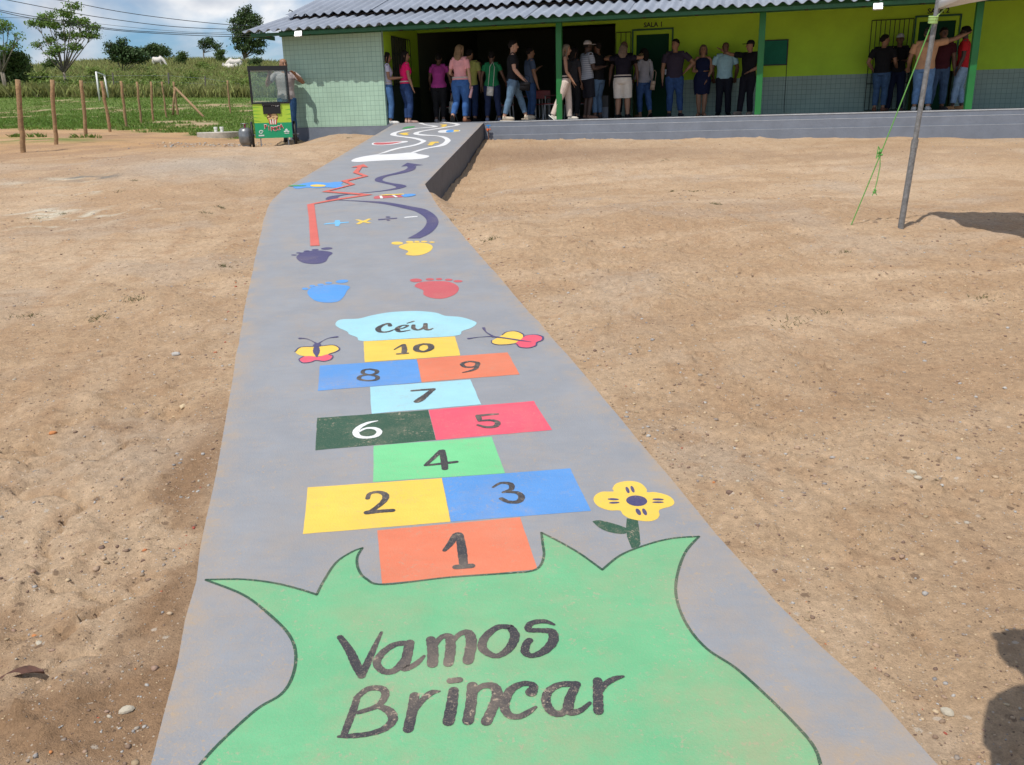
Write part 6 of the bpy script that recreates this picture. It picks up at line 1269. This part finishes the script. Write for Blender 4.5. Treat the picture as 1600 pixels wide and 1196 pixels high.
person('man in pale blue polo shirt and black trousers with hands behind his back', 1129, 2.22, 180, 1.66, 1.05, 2, ('bald', HB), ('polo', (.32, .52, .58)), ('trousers', (.012, .014, .022)), BK, aL=((-.35, -.15, -1), (.15, -.55, -.9)), aR=((.35, -.15, -1), (-.15, -.55, -.9)), legs=((-.07, 0, 0), (.065, 0, 0)), look=-20)
person('man in black cap and black clothes leaning one hand on the lime wall', 1166, 1.95, -150, 1.66, 1.0, 1, ('cap', BK), ('polo', BK), ('trousers', (.012, .012, .018)), (.28, .22, .18), aL=((-.25, .1, -1), (.55, .6, -.35)), aR=((1, .25, .12), (1, .2, .5)), legs=((-.05, .0, 0), (.06, .10, 0)), look=35, lean=(.0, -.03))
person('man in black shirt and ripped blue jeans by the barred gate hand on hip', 1371, 2.0, 20, 1.66, 1.0, 1, ('short', HB), ('tee', BK), ('jeans', (.05, .10, .19)), (.18, .08, .05), aL=((-.45, -.1, -1), (.35, .5, -.6)), aR=((.25, .1, -1), (0, .6, -.3)), look=55)
person('man in white cap and black shirt facing out before the barred gate', 1394, 2.25, 185, 1.68, 1.0, 2, ('cap', (.55, .55, .58)), ('tee', BK), ('trousers', (.012, .018, .045)), (.10, .06, .05), aL=((-.25, .1, -1), (.5, .8, .05)), aR=((.25, .1, -1), (-.6, .8, .05)), legs=((-.08, 0, 0), (.08, 0, 0)))
person('heavy man in beige shirt and jeans pointing to the right with raised arm', 1436, 1.15, 15, 1.70, 1.14, 1, ('short', (.06, .05, .045)), ('tee', (.52, .30, .17)), ('jeans', (.13, .24, .42)), (.62, .60, .58), aL=((-.35, .1, -1), (-.1, .7, -.7)), aR=((1, .25, .22), (1, .2, .42)), legs=((-.075, .0, 0), (.085, .0, 0)), look=15)
person('large man in maroon shirt and jeans partly behind the marquee pole', 1459, 1.6, 172, 1.72, 1.14, 2, ('short', HB), ('tee', (.055, .010, .015)), ('jeans', (.05, .09, .16)), (.05, .04, .04), legs=((-.08, 0, 0), (.08, 0, 0)))
person('man in red polo shirt and faded jeans standing at the second doorway', 1494, 1.75, -75, 1.74, .98, 3, ('short', HB), ('polo', (.50, .022, .030)), ('jeans', (.26, .38, .52)), (.42, .22, .10), aL=((-.2, 0, -1), (-.05, .3, -1)), aR=((.2, .0, -1), (.0, .3, -1)), legs=((-.05, .06, 0), (.05, -.04, 0)), look=0)
for px, v, fc, lb, tp in ((662, 3.4, 10, 'person in a lime shirt deep inside the dark hall', (.18, .40, .05)), (704, 3.0, -30, 'person in dark clothes in the hall behind the purple blouse', (.02, .02, .025)), (752, 3.3, 200, 'person facing out of the dark hall between yellow and green shirts', (.03, .02, .02)), (646, 2.6, -70, 'person in the shade behind the woman in hot pink', (.03, .025, .03))):
    person(lb, px, v, fc, 1.58, 1.0, 2, ('short', HB), ('tee', tp), ('trousers', (.10, .11, .14) if px == 662 else BK), BK)
# man behind the popcorn cart, on the ground beside the wall
mu, mv = -5.0, -.34; mp_ = bw(mu, mv, 0); mp_[2] = gsample(mp_[0], mp_[1])
person('grey haired man in grey shirt and jeans behind the popcorn cart shading his face', 0, 0, 160, 1.85, 1.08, 1, ('bald', (.25, .24, .23)), ('tee', (.38, .33, .32)), ('jeans', (.03, .08, .18)), (.10, .09, .09), aL=((-.45, .55, -.5), (1, .75, .9)), aR=((.6, .3, -.7), (-.2, .8, .9)), look=-10, pos=mp_)
# onlooker outside the right edge whose shadow falls on the soil
po = np.array([1.335, 1.255, 0]); po[2] = gsample(po[0], po[1])
person('person in a dark shirt leaning over beside the ramp just outside the photo', 0, 0, -20, 1.70, .92, 1, ('short', HB), ('tee', (.05, .06, .10)), ('trousers', (.05, .05, .06)), BK, aL=((-.30, -.25, -1), (.35, .05, -.9)), aR=((.3, -.1, -1), (.0, .1, -1)), lean=(-.17, .22), pos=po)
# things people carry
def held(px, py, v): u, z = hitv(px, py, v); return bw(u, v, z)
def at_hand(pr, sd, dz=-.06):
    t_, J_, tw_, q_ = pr; sh, el, wr_, h_ = J_['a', sd]; return tw_(wr_+h_*.06*q_['S'])+np.array([0, 0, dz])
def bagfn(a, b_, c, strap_):
    def f(mb):
        mb.box((-a, -b_, -c), (a, b_, c)); mb.box((-a*.96, -b_-.004, .1*c), (a*.96, b_+.004, c+.004)); mb.tube([(-a*.8, 0, c), (-a*.75, 0, c+strap_*.8), (0, 0, c+strap_), (a*.75, 0, c+strap_*.8), (a*.8, 0, c)], .006, 6)
    return f
M_BAGW = mat('cream_leather', (.62, .60, .54), .5, var=.25, vscale=20); M_BTL = mat('pink_metal', (.62, .36, .38), .35, metal=.3)
for nm, lb, ct_n, (px, py, v), sz in (('handbag', 'white handbag hanging by the woman in the purple blouse', 'handbag', (697, 163, .70), (.10, .04, .13, .20)), ('shoulder_bag', 'small white shoulder bag hanging against the woman in green', 'handbag', (766, 143, .62), (.075, .03, .10, .55)), ('handbag', 'pale tan handbag behind the woman in the light grey top', 'handbag', (1020, 134, 1.75), (.05, .08, .10, .25)), ('camera_bag', 'black camera bag held by the striding man in black', 'bag', (812, 128, .18), (.11, .06, .09, .15))):
    o = carried(nm, lb, ct_n, at_hand(p_purple, 1, -.36) if 'purple' in lb else at_hand(p_stride, 1, -.10) if 'camera' in nm else held(px, py, v), bagfn(*sz), M_BAGW if 'black' not in lb else cloth(BK)); o.rotation_euler = (0, .12, -TH)
    if 'tan' in lb: o.data.materials[0] = mat('tan_leather', (.40, .30, .22), .6)
def f(mb): mb.loft([((0, 0, z), (r, 0, 0), (0, r, 0)) for r, z in ((.03, -.13), (.034, -.125), (.034, .06), (.026, .085), (.018, .09), (.020, .092), (.020, .125), (.014, .13))], 14)
o = carried('water_bottle', 'pink metal water bottle in the hand of the blonde woman in pink', 'bottle', at_hand(p_pink, 1, -.07), f, M_BTL); o.rotation_euler = (0, .25, 0)
o = carried('phone', 'dark phone in the hand of the man in the purple shirt', 'phone', at_hand(p_beard, 1, -.03), lambda mb: mb.box((-.035, -.005, -.07), (.035, .005, .07)), cloth(BK))
